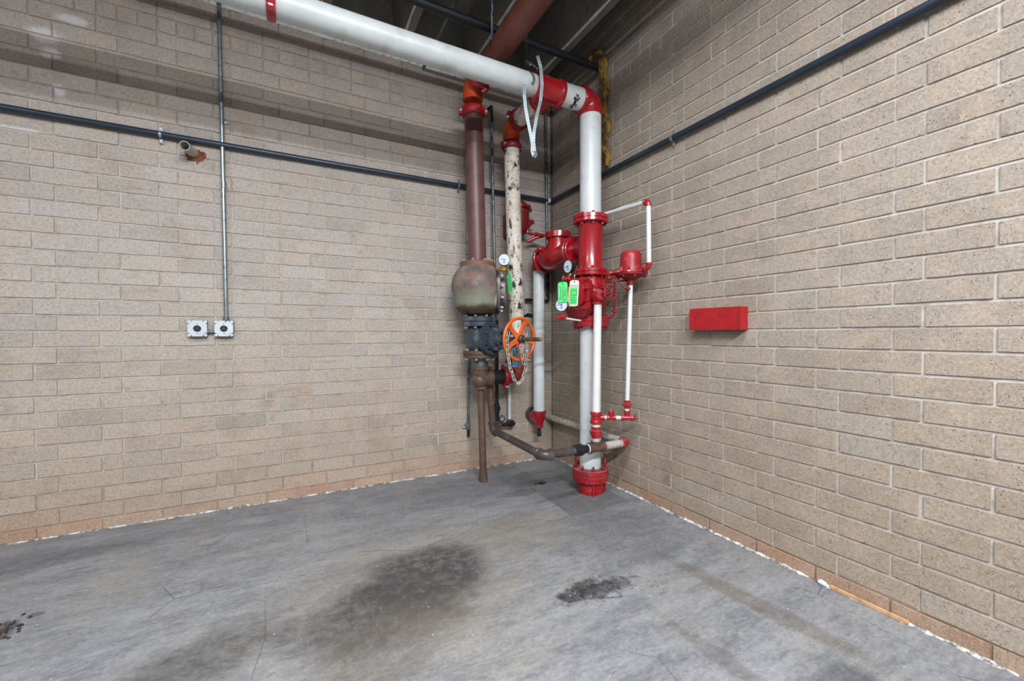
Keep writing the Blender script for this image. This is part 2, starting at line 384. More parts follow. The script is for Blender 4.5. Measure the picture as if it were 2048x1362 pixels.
    def elbow(s, P, d1, d2, r, R, collar=1.16, cl=None, n=32, bs=10):
        """bend at corner P, openings towards d1 and d2, with collars"""
        P = V(P); d1 = V(d1).normalized(); d2 = V(d2).normalized(); cl = cl or r * .55
        pts = [P + d1 * (R + cl * .3)]
        for j in range(bs + 1):
            q = j / bs
            pts.append((P + d1 * R) * (1 - q) ** 2 + P * 2 * q * (1 - q) + (P + d2 * R) * q * q)
        pts.append(P + d2 * (R + cl * .3))
        s.tube(pts, r * 1.06, n)
        if collar:
            s.cyl(P + d1 * (R - cl * .2), P + d1 * (R + cl * .8), r * collar, n, cl * .18)
            s.cyl(P + d2 * (R - cl * .2), P + d2 * (R + cl * .8), r * collar, n, cl * .18)
        return s

def obj(name, mb, mat, parent=None, loc=None, **kw):
    bm = mb.bm if isinstance(mb, MB) else mb
    base = V(parent['_w']) if parent is not None and '_w' in parent else None
    org = base if base is not None else (V(loc) if loc is not None else None)
    if org is None:
        xs = [q.co for q in bm.verts]
        lo = V([min(c[i] for c in xs) for i in range(3)]); hi = V([max(c[i] for c in xs) for i in range(3)])
        org = V(((lo.x + hi.x) / 2, (lo.y + hi.y) / 2, lo.z))
    for q in bm.verts: q.co -= org
    bmesh.ops.recalc_face_normals(bm, faces=bm.faces[:])
    for e in bm.edges:
        if len(e.link_faces) == 2 and e.calc_face_angle(0) > .6: e.smooth = False
    me = bpy.data.meshes.new(name); bm.to_mesh(me); bm.free()
    mats = mat if isinstance(mat, (list, tuple)) else [mat]
    for m_ in mats: me.materials.append(m_)
    o = bpy.data.objects.new(name, me); COL.objects.link(o)
    if parent is not None: o.parent = parent
    else: o.location = org
    o['_w'] = tuple(org)
    for k_, v_ in kw.items(): o[k_] = v_
    return o
def thing(name, label, cat, loc, group=None):
    o = bpy.data.objects.new(name, None); o.empty_display_size = .05; COL.objects.link(o)
    o.location = loc; o['_w'] = tuple(loc); o['label'] = label; o['category'] = cat
    if group: o['group'] = group
    return o
def tag(o, label, cat, group=None):
    o['label'] = label; o['category'] = cat
    if group: o['group'] = group
    return o
X_, Y_, Z_ = V((1, 0, 0)), V((0, 1, 0)), V((0, 0, 1))

# ---------------------------------------------------------------- structure: walls
Z0 = 0.726           # the first bed joint stands 0.726 course above the floor
LB = 3.037           # brick module in courses
def brick_wall(name, u_max, rows, off_even, off_odd, place, mat, palette, J=.048):
    """u runs from the corner (0) along the wall; place(u, z, depth) -> world point"""
    bm = bmesh.new(); bc = bm.loops.layers.float_color.new('bc')
    def quad(vs, c, mi, sm=False):
        f = bm.faces.new(vs); f.material_index = mi
        for l_ in f.loops: l_[bc] = (*c, 1)
    # mortar backing as a grid strip per course so its colour can vary
    for r in range(-1, rows):
        za, zb = max(0, Z0 + r), Z0 + r + 1
        mc = palette(r, 'm')
        n = 24
        for i in range(n):
            ua, ub = u_max * i / n, u_max * (i + 1) / n
            jit = random.uniform(.93, 1.07) * (1.18 if i < 6 else 1.0)
            quad([bm.verts.new(place(*p)) for p in ((ua, za, .0065), (ub, za, .0065), (ub, zb, .0065), (ua, zb, .0065))], tuple(x * jit for x in mc), 1)
    for r in range(-1, rows):
        za, zb = Z0 + r + J, Z0 + r + 1 - J
        if r == -1: za = 0.0
        header = (r == 32)
        step = LB / 3 if header else LB
        off = off_even if r % 2 == 0 else off_odd
        if header: off = (off_even % (LB / 3))
        u = off - step
        while u < u_max:
            j1, j2 = random.uniform(-.018, .018), random.uniform(-.018, .018)
            a, b = max(u + J + j1, 0.03), min(u + step - J + j2, u_max)
            if b - a > .15:
                c = palette(r, 'b', (a + b) / 2)
                d0 = random.uniform(-.0012, .0012); ch = .022
                dj = [d0 + random.uniform(-.0006, .0006) for _ in range(4)]
                w1, w2 = random.uniform(-.012, .012), random.uniform(-.012, .012)
                zA, zB = za + w1, zb + w2
                # wavy arrises: several segments along the length
                n = max(1, int((b - a) / .5))
                top, bot, tb, bb_ = [], [], [], []
                for i in range(n + 1):
                    uu = a + (b - a) * i / n
                    e1, e2 = random.uniform(-.010, .010), random.uniform(-.010, .010)
                    ins = ch if i in (0, n) else 0
                    ui = uu + (ch if i == 0 else -ch if i == n else 0)
                    q = i / n
                    dd = dj[0] * (1 - q) + dj[1] * q
                    bot.append(bm.verts.new(place(ui, zA + ch + e1, dd)))
                    top.append(bm.verts.new(place(ui, zB - ch + e2, dd)))
                    bb_.append(bm.verts.new(place(uu, zA + e1, .009)))
                    tb.append(bm.verts.new(place(uu, zB + e2, .009)))
                for i in range(n):
                    quad([bot[i], bot[i + 1], top[i + 1], top[i]], c, 0)
                    quad([bb_[i], bb_[i + 1], bot[i + 1], bot[i]], c, 0)
                    quad([top[i], top[i + 1], tb[i + 1], tb[i]], c, 0)
                quad([bb_[0], bot[0], top[0], tb[0]], c, 0)
                quad([bb_[-1], tb[-1], top[-1], bot[-1]], c, 0)
            u += step
    bmesh.ops.recalc_face_normals(bm, faces=bm.faces[:])
    me = bpy.data.meshes.new(name); bm.to_mesh(me); bm.free()
    me.materials.append(mat); me.materials.append(M['mortar'])
    o = bpy.data.objects.new(name, me); COL.objects.link(o); o['kind'] = 'structure'
    return o
def mixc(a, b, f): return tuple(x * (1 - f) + y * f for x, y in zip(a, b))
def pal_left(r, k, u=0):
    if k == 'm':
        return lin((158, 148, 140)) if r > 25 else lin((176, 169, 161)) if r > 1 else lin((166, 146, 128))
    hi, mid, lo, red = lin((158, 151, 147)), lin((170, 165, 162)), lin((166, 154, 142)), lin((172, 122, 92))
    c = mixc(hi, mid, max(0, min(1, (30 - r) / 8))) if r > 14 else mixc(lo, mid, max(0, (r - 2) / 12))
    if r <= 0: c = mixc(c, red, random.uniform(.0, .4) if r == 0 else random.uniform(.2, .7))
    j = random.uniform(.9, 1.08); wv_ = random.uniform(-.02, .02)
    if random.random() < .08: j *= .9
    return (c[0] * j * (1 + wv_), c[1] * j, c[2] * j * (1 - wv_))
def pal_right(r, k, u=0):
    if k == 'm':
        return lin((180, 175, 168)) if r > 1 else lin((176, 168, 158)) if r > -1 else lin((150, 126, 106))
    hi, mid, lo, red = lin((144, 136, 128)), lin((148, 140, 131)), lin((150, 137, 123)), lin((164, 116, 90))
    c = mixc(hi, mid, max(0, min(1, (30 - r) / 8))) if r > 14 else mixc(lo, mid, max(0, (r - 2) / 12))
    if r == -1: c = mixc(c, red, random.uniform(.1, .8))
    j = random.uniform(.9, 1.07)
    if random.random() < .05: return mixc(c, lin((150, 148, 142)), .4)
    return (c[0] * j, c[1] * j, c[2] * j)
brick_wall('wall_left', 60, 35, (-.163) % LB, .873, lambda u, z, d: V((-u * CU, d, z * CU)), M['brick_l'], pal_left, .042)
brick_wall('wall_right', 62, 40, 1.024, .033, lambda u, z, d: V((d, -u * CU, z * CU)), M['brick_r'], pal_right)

def struct(name, mb, mat):
    o = obj(name, mb, mat, loc=(0, 0, 0)); o['kind'] = 'structure'; return o
# walls' thickness behind the brick faces (keeps them solid from any side)
struct('wall_left_back', MB().box((-3.1, .12, 1.83), (X_, Y_, Z_), (6.6, .2, 3.66), 0), M['concrete'])
struct('wall_right_back', MB().box((.12, -3.1, 2.05), (X_, Y_, Z_), (.2, 6.6, 4.1), 0), M['concrete'])
# floor
b = MB(); b.box((-3.6, -3.6, -.1), (X_, Y_, Z_), (8, 8, .2), 0); struct('floor', b, M['floor'])
# raw concrete infill above the left wall's brick head, between the roof tees
b = MB(); b.box((-3.1, .06, 3.87), (X_, Y_, Z_), (6.6, .1, .46), .004); struct('trim_1', b, M['concrete'])
# roof slab and tee stems (stems run away from the camera, parallel to the right wall)
b = MB(); b.box((-3.4, -3.4, 4.17), (X_, Y_, Z_), (7.4, 7.4, .14), 0)
for xs in (-.312, -.915, -1.538, -2.14, -2.76, -3.38, -4.0, -4.6, -5.2):
    hw0, hw1 = .034, .075
    v8 = [b.bm.verts.new(V((xs + sx * (hw0 if z < 3.9 else hw1), y, z))) for z in (3.66, 4.12) for sx, y in ((-1, -7), (1, -7), (1, .01), (-1, .01))]
    for f in ((0, 1, 2, 3), (4, 5, 6, 7), (0, 1, 5, 4), (1, 2, 6, 5), (2, 3, 7, 6), (3, 0, 4, 7)): b.bm.faces.new([v8[i] for i in f])
ceil = struct('ceiling', b, M['tee'])
# worn, paler chamfer along the lower edge of every stem
n_ = 0
for xs in (-.312, -.915, -1.538, -2.14):
    b = MB(); prv = None
    for i in range(81):
        y = .005 - i * .08; w_ = .009 * random.uniform(.6, 1.4)
        cur = [b.bm.verts.new(V((xs - .034 - .002, y, 3.660 + w_ * 1.3))), b.bm.verts.new(V((xs - .034 - .002, y, 3.658))), b.bm.verts.new(V((xs - .034 + w_, y, 3.658)))]
        if prv:
            for k_ in (0, 1): b.bm.faces.new((prv[k_], prv[k_ + 1], cur[k_ + 1], cur[k_]))
        prv = cur
    struct('trim_%d' % (5 + n_), b, M['plaster']); n_ += 1
# mortar ledge where the brick head of each wall stops
def rough_strip(name, a, bb, w, h, mat, amp, nrm, n=120):
    s_ = MB(); a = V(a); bb = V(bb); nrm = V(nrm); rows = []
    for i in range(n + 1):
        p = a + (bb - a) * i / n; j1, j2, j3 = [random.uniform(-amp, amp) for _ in range(3)]
        rows.append([s_.bm.verts.new(p), s_.bm.verts.new(p + nrm * (w + j1) + Z_ * (j2 * .5)),
                     s_.bm.verts.new(p + nrm * (w * .8 + j1) + Z_ * (h + j3)), s_.bm.verts.new(p + Z_ * (h + j3))])
    for r1, r2 in zip(rows, rows[1:]):
        for k in range(3): s_.bm.faces.new((r1[k], r1[k + 1], r2[k + 1], r2[k]))
    return s_
b = rough_strip('trim_2', (-6, .0, 3.612), (-.02, .0, 3.612), .012, .03, None, .005, (0, -1, 0), 260); struct('trim_2', b, M['mortar_ledge'] if 'mortar_ledge' in M else M['plaster'])
b = rough_strip('trim_3', (.0, -.02, 3.612), (.0, -6, 3.612), .012, .028, None, .002, (-1, 0, 0), 160); struct('trim_3', b, M['concrete'])
# ragged white line at the foot of the walls
def foot(name, a, bb, nrm, w):
    s_ = MB(); a = V(a); bb = V(bb); nrm = V(nrm); n = 300; rows = []
    for i in range(n + 1):
        p = a + (bb - a) * i / n
        ww = w * random.uniform(.45, 1.5)
        rows.append([s_.bm.verts.new(p + Z_ * random.uniform(.004, .012) + nrm * .0005), s_.bm.verts.new(p + nrm * ww * .6 + Z_ * .005), s_.bm.verts.new(p + nrm * ww + Z_ * .0006)])
    for r1, r2 in zip(rows, rows[1:]):
        for k in range(2): s_.bm.faces.new((r1[k], r1[k + 1], r2[k + 1], r2[k]))
    struct(name, s_, M['baseline'])
foot('baseboard_left', (-6, 0, 0), (-.01, 0, 0), (0, -1, 0), .008)
foot('baseboard_right', (0, -.01, 0), (0, -6, 0), (-1, 0, 0), .014)

# ---------------------------------------------------------------- flange helper
def bolts(parent, c, d, rad, k, r, h, mat, phase=0.2, both=None, name='bolt', skip=()):
    """hex bolt heads round a flange face; both = thickness: a second head on the far side"""
    c = V(c); d, u, v = basis(d)
    proto = None
    for i in range(k):
        if i in skip: continue
        a = phase + 2 * PI * i / k
        p = c + u * (rad * math.cos(a)) + v * (rad * math.sin(a))
        obj(name, MB().hexbolt(p, d, r, h * .7, h * .25), mat, parent)
        if both: obj('nut', MB().hexbolt(p - d * both, -d, r, h * .8, h * .35), mat, parent)

# ================================================================= right assembly (red and white)
RX, RY = -.257, -.96
# floor stub and flange
t1 = thing('floor_flange', 'rusty red bolted pipe flange standing on the floor under the white riser', 'flange', (RX, RY, 0))
obj('stub', MB().lathe((RX, RY, 0), Z_, [(0, .10), (.012, .106), (.05, .104), (.09, .106), (.105, .106)]), M['red_dusty'], t1)
obj('flange_ring', MB().lathe((RX, RY, .10), Z_, [(0, .132), (.004, .140), (.05, .143), (.052, .137), (.058, .137), (.060, .143), (.095, .143), (.1, .137), (.101, .10), (.102, .095)]), M['red_dusty'], t1)
for i, a in enumerate((.35, 1.15, 1.9, 2.7, 3.5, 4.25, 5.0, 5.85)):
    p = V((RX + .118 * math.cos(a), RY + .118 * math.sin(a), .202))
    m_ = MB().hexbolt(p, Z_, .015, .018); 
    top = .085 if i in (3, 7) else .012
    m_.cyl(p + Z_ * .016, p + Z_ * (.02 + top), .008, 10, 0)
    if i in (7, 5): m_.cyl(p - Z_ * .2, p + Z_ * .01, .0105, 10, 0)
    obj('bolt', m_, M['red_dusty'], t1)
# lower riser
tag(obj('riser_pipe', MB().lathe((RX, RY, .203), Z_, [(0, .0845), (1.128, .0845)], 48), M['white']),
    'white riser pipe standing on the rusty floor flange, below the red alarm valve', 'pipe')
# alarm check valve
tv = thing('alarm_valve', 'red alarm check valve body with bolted cover plate and two flanges', 'valve', (RX, RY, 1.325))
n_pl = V((-.985, -.17, 0)).normalized()
b = MB().lathe((RX, RY, 1.40), Z_, [(0, .09), (.03, .098), (.075, .118), (.12, .122), (.2, .12), (.26, .112), (.30, .1), (.335, .096)], 44)
b.lathe((RX, RY, 1.57), n_pl, [(0, .125), (.10, .125), (.125, .128)], 36)
b.lathe((RX, RY, 1.555), V((-.36, -.93, 0)), [(0, .075), (.13, .07), (.15, .062), (.152, .05), (.2, .048)], 28)
obj('body', b, M['red'], tv)
for zb, nm in ((1.329, 0), (1.730, 1)):
    rr = .145 if nm == 0 else .137
    th = .08 if nm == 0 else .056
    fl_ = obj('flange', MB().lathe((RX, RY, zb), Z_, [(0, rr - .006), (.004, rr), (th / 2 - .003, rr), (th / 2 - .002, rr - .007), (th / 2 + .002, rr - .007), (th / 2 + .003, rr), (th - .004, rr), (th, rr - .006)], 48), M['red'], tv)
    bolts(fl_, (RX, RY, zb + th), Z_, rr - .026, 8, .014, .018, M['red'], .25, both=th)
def rrect(w, h, r, n=5):
    o = []
    for cx, cy, a0 in ((w / 2 - r, h / 2 - r, 0), (-w / 2 + r, h / 2 - r, PI / 2), (-w / 2 + r, -h / 2 + r, PI), (w / 2 - r, -h / 2 + r, 1.5 * PI)):
        for i in range(n + 1): o.append((cx + r * math.cos(a0 + PI / 2 * i / n), cy + r * math.sin(a0 + PI / 2 * i / n)))
    return o
pc = V((RX, RY, 1.575)) + n_pl * .118
tan = V((-n_pl.y, n_pl.x, 0))
obj('gasket', MB().prism(pc, n_pl, Z_, rrect(.262, .252, .055), .008, False), M['black'], tv)
cov = obj('cover_plate', MB().prism(pc + n_pl * .008, n_pl, Z_, rrect(.27, .26, .06), .022, False, .03).prism(pc + n_pl * .03, n_pl, Z_, rrect(.17, .16, .05), .02, False, .08).box(pc + n_pl * .058, (Z_, tan, n_pl), (.15, .014, .018)), M['red'], tv)
for i in range(10):
    a = 2 * PI * i / 10 + .3
    p = pc + n_pl * .03 + Z_ * max(-.112, min(.112, .15 * math.sin(a))) + tan * max(-.106, min(.106, .15 * math.cos(a)))
    obj('bolt', MB().hexbolt(p, n_pl, .013, .015, .008), M['red_dusty'], cov)
obj('drain_skirt', MB().prism(pc + n_pl * -.01 - Z_ * .145, n_pl, Z_, [(-.03, -.085), (-.03, .085), (.035, .12), (.035, -.12)], .055), M['dark_red'], tv)
# drain (angle) valve with small handwheel
nd = V((-.36, -.93, 0)).normalized()
dv = V((-.335, -1.150, 1.555))
ta = thing('drain_valve', 'red angle drain valve with small spoked handwheel on front of the alarm valve', 'valve', dv)
b = MB().lathe(V((RX, RY, 1.555)) + nd * .14, nd, [(0, .04), (.06, .04)], 24)
obj('thread_seal', MB().lathe(V((RX, RY, 1.555)) + nd * .128, nd, [(0, .047), (.012, .047)], 28), M['white_small'], ta)
b.lathe(dv - nd * .03, nd, [(0, .04), (.01, .052), (.05, .055), (.075, .045), (.1, .03)], 28)
b.lathe(dv - Z_ * .06, Z_, [(0, .042), (.02, .042), (.022, .036), (.07, .036)], 28)
wd_ = V((-.05, -.99, .03)).normalized()
wh = dv + V((.0, -.03, .008))
b.lathe(wh, wd_, [(0, .04), (.03, .04), (.033, .028), (.07, .022), (.075, .01), (.13, .009)], 6)
obj('body', b, M['red_dusty'], ta)
wc = wh + wd_ * .115
d_, u_, v_ = basis(wd_)
hw = MB(); R_ = .052
ptsw = [wc + (u_ * math.cos(2 * PI * i / 48) + v_ * math.sin(2 * PI * i / 48)) * (R_ + .004 * math.cos(2 * PI * i / 48 * 12)) for i in range(48)]
hw.tube(ptsw, .007, 8, closed=True)
for i in range(5):
    a = 2 * PI * i / 5 + .3
    hw.tube([wc, wc + (u_ * math.cos(a) + v_ * math.sin(a)) * R_ * .5 + wd_ * .006, wc + (u_ * math.cos(a) + v_ * math.sin(a)) * R_], .006, 8)
hw.cyl(wc - wd_ * .012, wc + wd_ * .014, .014, 16)
obj('handwheel', hw, M['dark_red'], ta)
# red trim loop beside the valve
tag(obj('trim_tube', MB().tube([(-.15, -1.0, 1.71), (-.115, -1.08, 1.70), (-.115, -1.08, 1.42), (-.15, -1.02, 1.38), (-.2, -.99, 1.38)], .008, 10, bend=.03).sphere((-.115, -1.08, 1.45), .016), M['red']),
    'thin red trim tube looping down beside the alarm valve on its right', 'tube')

# drain pipe down to the tee
tag(obj('drain_pipe', MB().lathe((-.337, -1.150, 1.50), V((-.365, -1.165, .69)) - V((-.337, -1.15, 1.50)), [(0, .030), (.812, .030)], 28), M['white_small']),
    'white drain pipe dropping from the red handwheel valve, in front of the riser', 'pipe')
DP = V((-.365, -1.165, 0))
tg = thing('globe_fitting', 'red tee fitting at the foot of the front white drain pipe', 'pipe fitting', DP + Z_ * .60)
b = MB().lathe(DP + Z_ * .598, Z_, [(0, .038), (.003, .044), (.02, .045), (.03, .038), (.045, .038), (.062, .034), (.066, .042), (.085, .044), (.09, .042)], 30)
bd = V((.18, -.11, 0)).normalized()
b.lathe(DP + Z_ * .645, bd, [(0, .02), (.045, .02), (.046, .024), (.062, .024)], 20)
obj('body', b, M['red'], tg)
tag(obj('pipe_nipple', MB().cyl(DP + Z_ * .575, DP + Z_ * .6, .031, 24), M['white_small']), 'short white nipple between two red fittings on the front drain', 'pipe')
tag(obj('pipe_union', MB().lathe(DP + Z_ * .495, Z_, [(0, .036), (.004, .039), (.018, .039), (.02, .046), (.052, .047), (.055, .041), (.06, .037), (.08, .036)], 8, smooth=False).lathe(DP + Z_ * .495, Z_, [(0, .03), (.08, .03)], 24), M['red']),
    'red hexagonal pipe union on the front white drain, above the dark tee', 'pipe fitting')
tag(obj('pipe_nipple', MB().cyl(DP + Z_ * .452, DP + Z_ * .497, .031, 24), M['dusty_white']), 'scuffed white nipple entering the top of the dark tee', 'pipe')
DZ = .42
tt = thing('pipe_tee', 'dark iron tee under the red union, crossing the white riser', 'pipe fitting', (DP.x, DP.y, DZ))
b = MB().lathe(DP + V((-.075, 0, DZ)), X_, [(0, .036), (.003, .041), (.022, .041), (.026, .034), (.124, .034), (.128, .041), (.147, .041), (.15, .036)], 30)
b.lathe(DP + V((0, 0, DZ)), Z_, [(0, .034), (.028, .034), (.03, .041), (.045, .041), (.048, .036)], 30)
obj('body', b, M['iron_brown'], tt)
obj('thread_seal', MB().cyl(DP + V((-.082, 0, DZ)), DP + V((-.073, 0, DZ)), .034, 24), M['white_small'], tt)
FX = -.83
tag(obj('pipe_union', MB().lathe((DP.x - .20, DP.y, DZ), X_, [(0, .034), (.003, .04), (.025, .04), (.028, .046), (.06, .046), (.063, .037), (.08, .037)], 8, smooth=False), M['iron_dark']),
    'black hexagonal union on the dark pipe in front of the riser', 'pipe fitting')
tag(obj('drain_pipe', MB().cyl((DP.x - .13, DP.y, DZ), (DP.x - .07, DP.y, DZ), .030, 24, 0), M['iron_dark']), 'short black nipple between the black union and the dark tee', 'pipe')
tag(obj('drain_pipe', MB().cyl((FX + .05, DP.y, DZ), (DP.x - .19, DP.y, DZ), .030, 28, 0), M['iron']), 'dark iron pipe running right from the front elbow to the black union', 'pipe')
tag(obj('pipe_elbow', MB().elbow((FX, DP.y, DZ), X_, Y_, .034, .05, 1.22, .03), M['iron']), 'dark iron elbow nearest the camera, hanging over the floor', 'pipe fitting')
tag(obj('drain_pipe', MB().cyl((FX, DP.y + .05, DZ), (FX + .02, -.34, DZ), .030, 28, 0), M['iron']), 'long dark grey pipe running from the front elbow back to the left wall', 'pipe')
tag(obj('pipe_elbow', MB().elbow((FX + .02, -.285, DZ), -Y_, Z_, .034, .05, 1.22, .03), M['iron']), 'dark iron elbow behind the brown drain stub near the left wall', 'pipe fitting')
tag(obj('drain_pipe', MB().cyl((FX + .02, -.285, DZ + .05), (FX - .02, -.285, .98), .030, 28, 0), M['iron_brown']), 'dark brown vertical pipe half hidden behind the drain stub', 'pipe')
# white return pipe to the left wall
tag(obj('drain_pipe', MB().cyl((DP.x + .07, DP.y, DZ), (-.105, DP.y, DZ), .0305, 28, 0), M['dusty_white']), 'dusty white pipe running right from the dark tee to the red elbow', 'pipe')
tag(obj('pipe_elbow', MB().elbow((-.062, DP.y, DZ), -X_, Y_, .033, .042, 1.15, .022), M['red_dusty']), 'dusty red elbow close to the right wall, low down', 'pipe fitting')
tag(obj('drain_pipe', MB().cyl((-.062, DP.y + .04, DZ), (-.075, -.002, DZ + .01), .0305, 28, 0), M['dusty_white']), 'dusty pipe along the foot of the right wall passing behind the riser', 'pipe')

# red flanged tee spool
tsp = thing('flanged_tee', 'tall glossy red flanged spool above the alarm valve', 'pipe fitting', (RX, RY, 1.787))
b = MB().lathe((RX, RY, 1.786), Z_, [(0, .098), (.01, .095), (.36, .095), (.366, .098)], 48)
b.lathe((RX, RY, 1.977), Y_, [(0, .085), (.11, .083), (.14, .062), (.19, .062)], 36)
obj('barrel', b, M['red'], tsp)
fl_ = obj('flange', MB().lathe((RX, RY, 2.150), Z_, [(0, .130), (.004, .137), (.026, .137), (.027, .130), (.031, .130), (.032, .137), (.058, .137), (.062, .130)], 48), M['red'], tsp)
bolts(fl_, (RX, RY, 2.212), Z_, .112, 8, .014, .016, M['red'], .3, both=.062)
fl_ = obj('flange', MB().lathe((RX, RY + .185, 1.977), Y_, [(0, .11), (.003, .115), (.02, .115), (.023, .11)], 40), M['red'], tsp)
bolts(fl_, (RX, RY + .185, 1.977), -Y_, .094, 8, .012, .012, M['red'], .2)
tag(obj('riser_pipe', MB().lathe((RX, RY, 2.205), Z_, [(0, .0845), (.83, .0845)], 48), M['white']), 'white upper riser pipe between the red spool and the red top elbow', 'pipe')
ZM = 3.115
tag(obj('pipe_elbow', MB().elbow((RX, RY, ZM), -Z_, -X_, .088, .080, 1.15, .038, 40), M['red']), 'large glossy red elbow at the top of the white riser', 'pipe fitting')
tag(obj('pipe_spool', MB().cyl((-.345, RY, ZM - .002), (-.555, RY, ZM - .006), .0835, 48, 0), M['white']), 'short white spool with black marks between two red top fittings', 'pipe')
sp_mark = MB()
for i in range(46):
    a = random.uniform(-2.9, -.2); x = -.445 + random.gauss(0, .012)
    nrm_ = V((0, math.cos(a), math.sin(a)))
    nrm_ = V((0, -abs(nrm_.y), nrm_.z)) if random.random() < .9 else nrm_
    c_ = V((x, RY, ZM - .004)) + nrm_ * .0838
    sp_mark.box(c_, (X_, nrm_.cross(X_), nrm_), (random.uniform(.004, .012), random.uniform(.004, .02), .0012), 0)
mk = obj('paint_chips', sp_mark, M['black'], bpy.data.objects['pipe_spool'])
# top tee
tx = -.645
tq = thing('pipe_tee', 'large red reducing tee on the white overhead main', 'pipe fitting', (tx, RY, ZM - .01))
mt = V((tx, RY, ZM - .012))
b = MB().lathe(mt + X_ * .10, -X_, [(0, .088), (.004, .099), (.03, .102), (.038, .094), (.06, .090), (.14, .092), (.19, .094), (.20, .100), (.232, .102), (.238, .08)], 48)
b.lathe(mt, Y_, [(0, .09), (.11, .088), (.12, .095), (.15, .095), (.155, .08)], 36)
obj('body', b, M['red'], tq)
# white overhead main
ma, mb_ = V((-.765, RY, ZM - .010)), V((-5.4, RY, 3.122))
mainp = tag(obj('overhead_main', MB().lathe(ma, mb_ - ma, [(0, .0775), ((mb_ - ma).length, .0775)], 56), M['white_long'], loc=ma), 'long white overhead main pipe crossing the top left of the picture', 'pipe')
dm = (mb_ - ma).normalized()
cpos = ma + dm * ((2.466 - .765) / abs(dm.x))
tc_ = thing('pipe_coupling', 'red grooved coupling clamped round the white overhead main', 'coupling', cpos)
b = MB().lathe(cpos - dm * .024, dm, [(0, .080), (.002, .089), (.014, .097), (.034, .097), (.046, .089), (.048, .080)], 48)
for s_ in (-1, 1): b.box(cpos + V((0, -.062 * s_ * 1, -.075 * s_)), (dm, V((0, -.8, -.6)), V((0, .6, -.8))), (.045, .05, .05), .012)
obj('housing', b, M['red'], tc_)
lug = cpos + V((0, -.055, -.070))
obj('bolt', MB().hexbolt(lug + V((0, -.03, -.028)), V((0, -.8, -.6)), .015, .02, .012), M['dark_red'], tc_)

# perforated hanger strap looped over the main
def strap(name, pts, nrms, w, label):
    s_ = MB(); rows = []
    for p, nn in zip(pts, nrms):
        p = V(p); nn = V(nn); rows.append((p, nn))
    V_ = []
    for i, (p, nn) in enumerate(rows):
        tg_ = (rows[min(i + 1, len(rows) - 1)][0] - rows[max(i - 1, 0)][0]).normalized()
        sd = tg_.cross(nn).normalized() * w / 2
        V_.append([s_.bm.verts.new(p - sd), s_.bm.verts.new(p + sd), s_.bm.verts.new(p + sd + nn * .0015), s_.bm.verts.new(p - sd + nn * .0015)])
    for a_, b_ in zip(V_, V_[1:]): s_.skin(a_, b_, False)
    s_.cap(V_[0], True); s_.cap(V_[-1])
    o = tag(obj(name, s_, M['strap']), label, 'strap')
    h_ = MB()
    for i in range(len(rows) - 1):
        (p, nn), (q, n2) = rows[i], rows[i + 1]
        L = (q - p).length; k = max(1, round(L / .019))
        for j in range(k):
            c_ = p + (q - p) * ((j + .5) / k) + nn * .0014
            h_.cyl(c_, c_ + nn * .0008, .0032, 8, 0)
    obj('strap_holes', h_, M['black'], o)
    return o
vdir = (CAM - V((-.85, RY, 3.1))).normalized()
vh = V((vdir.x, vdir.y, 0)).normalized()
sx = -.835
pts = []; nr = []
for i in range(15):                      # over the pipe, front to back
    a = -2.6 + i * (2.9 / 14)
    nn = V((0, math.cos(PI - a - PI), math.sin(-a)))
    a2 = PI + .55 - i * (PI + .9) / 14   # angle from +Y
    nn = V((0, math.cos(a2), math.sin(a2))); pts.append(V((sx + .01 * math.sin(i), RY, ZM - .010)) + nn * .0795); nr.append(nn)
strap('hanger_strap', pts, nr, .022, 'perforated steel strap wrapped over the white main beside the red tee')
# long drooping loop
A = V((-.825, RY - .125, 3.24)); low = V((-.83, RY - .10, 2.60))
fr = [A, V((-.80, RY - .13, 3.16)), V((-.79, RY - .13, 3.04)), V((-.80, RY - .125, 2.93)), V((-.83, RY - .12, 2.81)), V((-.848, RY - .115, 2.705)), V((-.85, RY - .11, 2.64)), V((-.838, RY - .105, 2.575)), V((-.82, RY - .10, 2.545))]
strap('hanger_strap', fr, [vh] * len(fr), .022, 'front strand of perforated strap hanging below the white main')
bk = [V((-.918, RY - .10, 3.03)), V((-.918, RY - .10, 2.95)), V((-.908, RY - .10, 2.86)), V((-.885, RY - .10, 2.76)), V((-.865, RY - .10, 2.68)), V((-.852, RY - .10, 2.62)), V((-.855, RY - .1, 2.575)), V((-.845, RY - .1, 2.545)), V((-.82, RY - .1, 2.54))]
strap('hanger_strap', bk, [vh] * len(bk), .022, 'rear strand of perforated strap behind the white main, left of the front strand')
th_ = thing('hanger_rod', 'thin steel rod hanging from the roof above the strap on the white main', 'rod', (-.85, -.97, 3.22))
obj('rod', MB().cyl((-.85, -.97, 3.23), (-.85, -.97, 4.1), .0055, 12, 0), M['galv_old'], th_)
obj('clip', MB().tube([(-.875, -1.07, 3.17), (-.862, -.99, 3.245), (-.85, -.97, 3.26), (-.838, -.99, 3.245), (-.815, -1.07, 3.16)], .006, 8), M['galv'], th_)

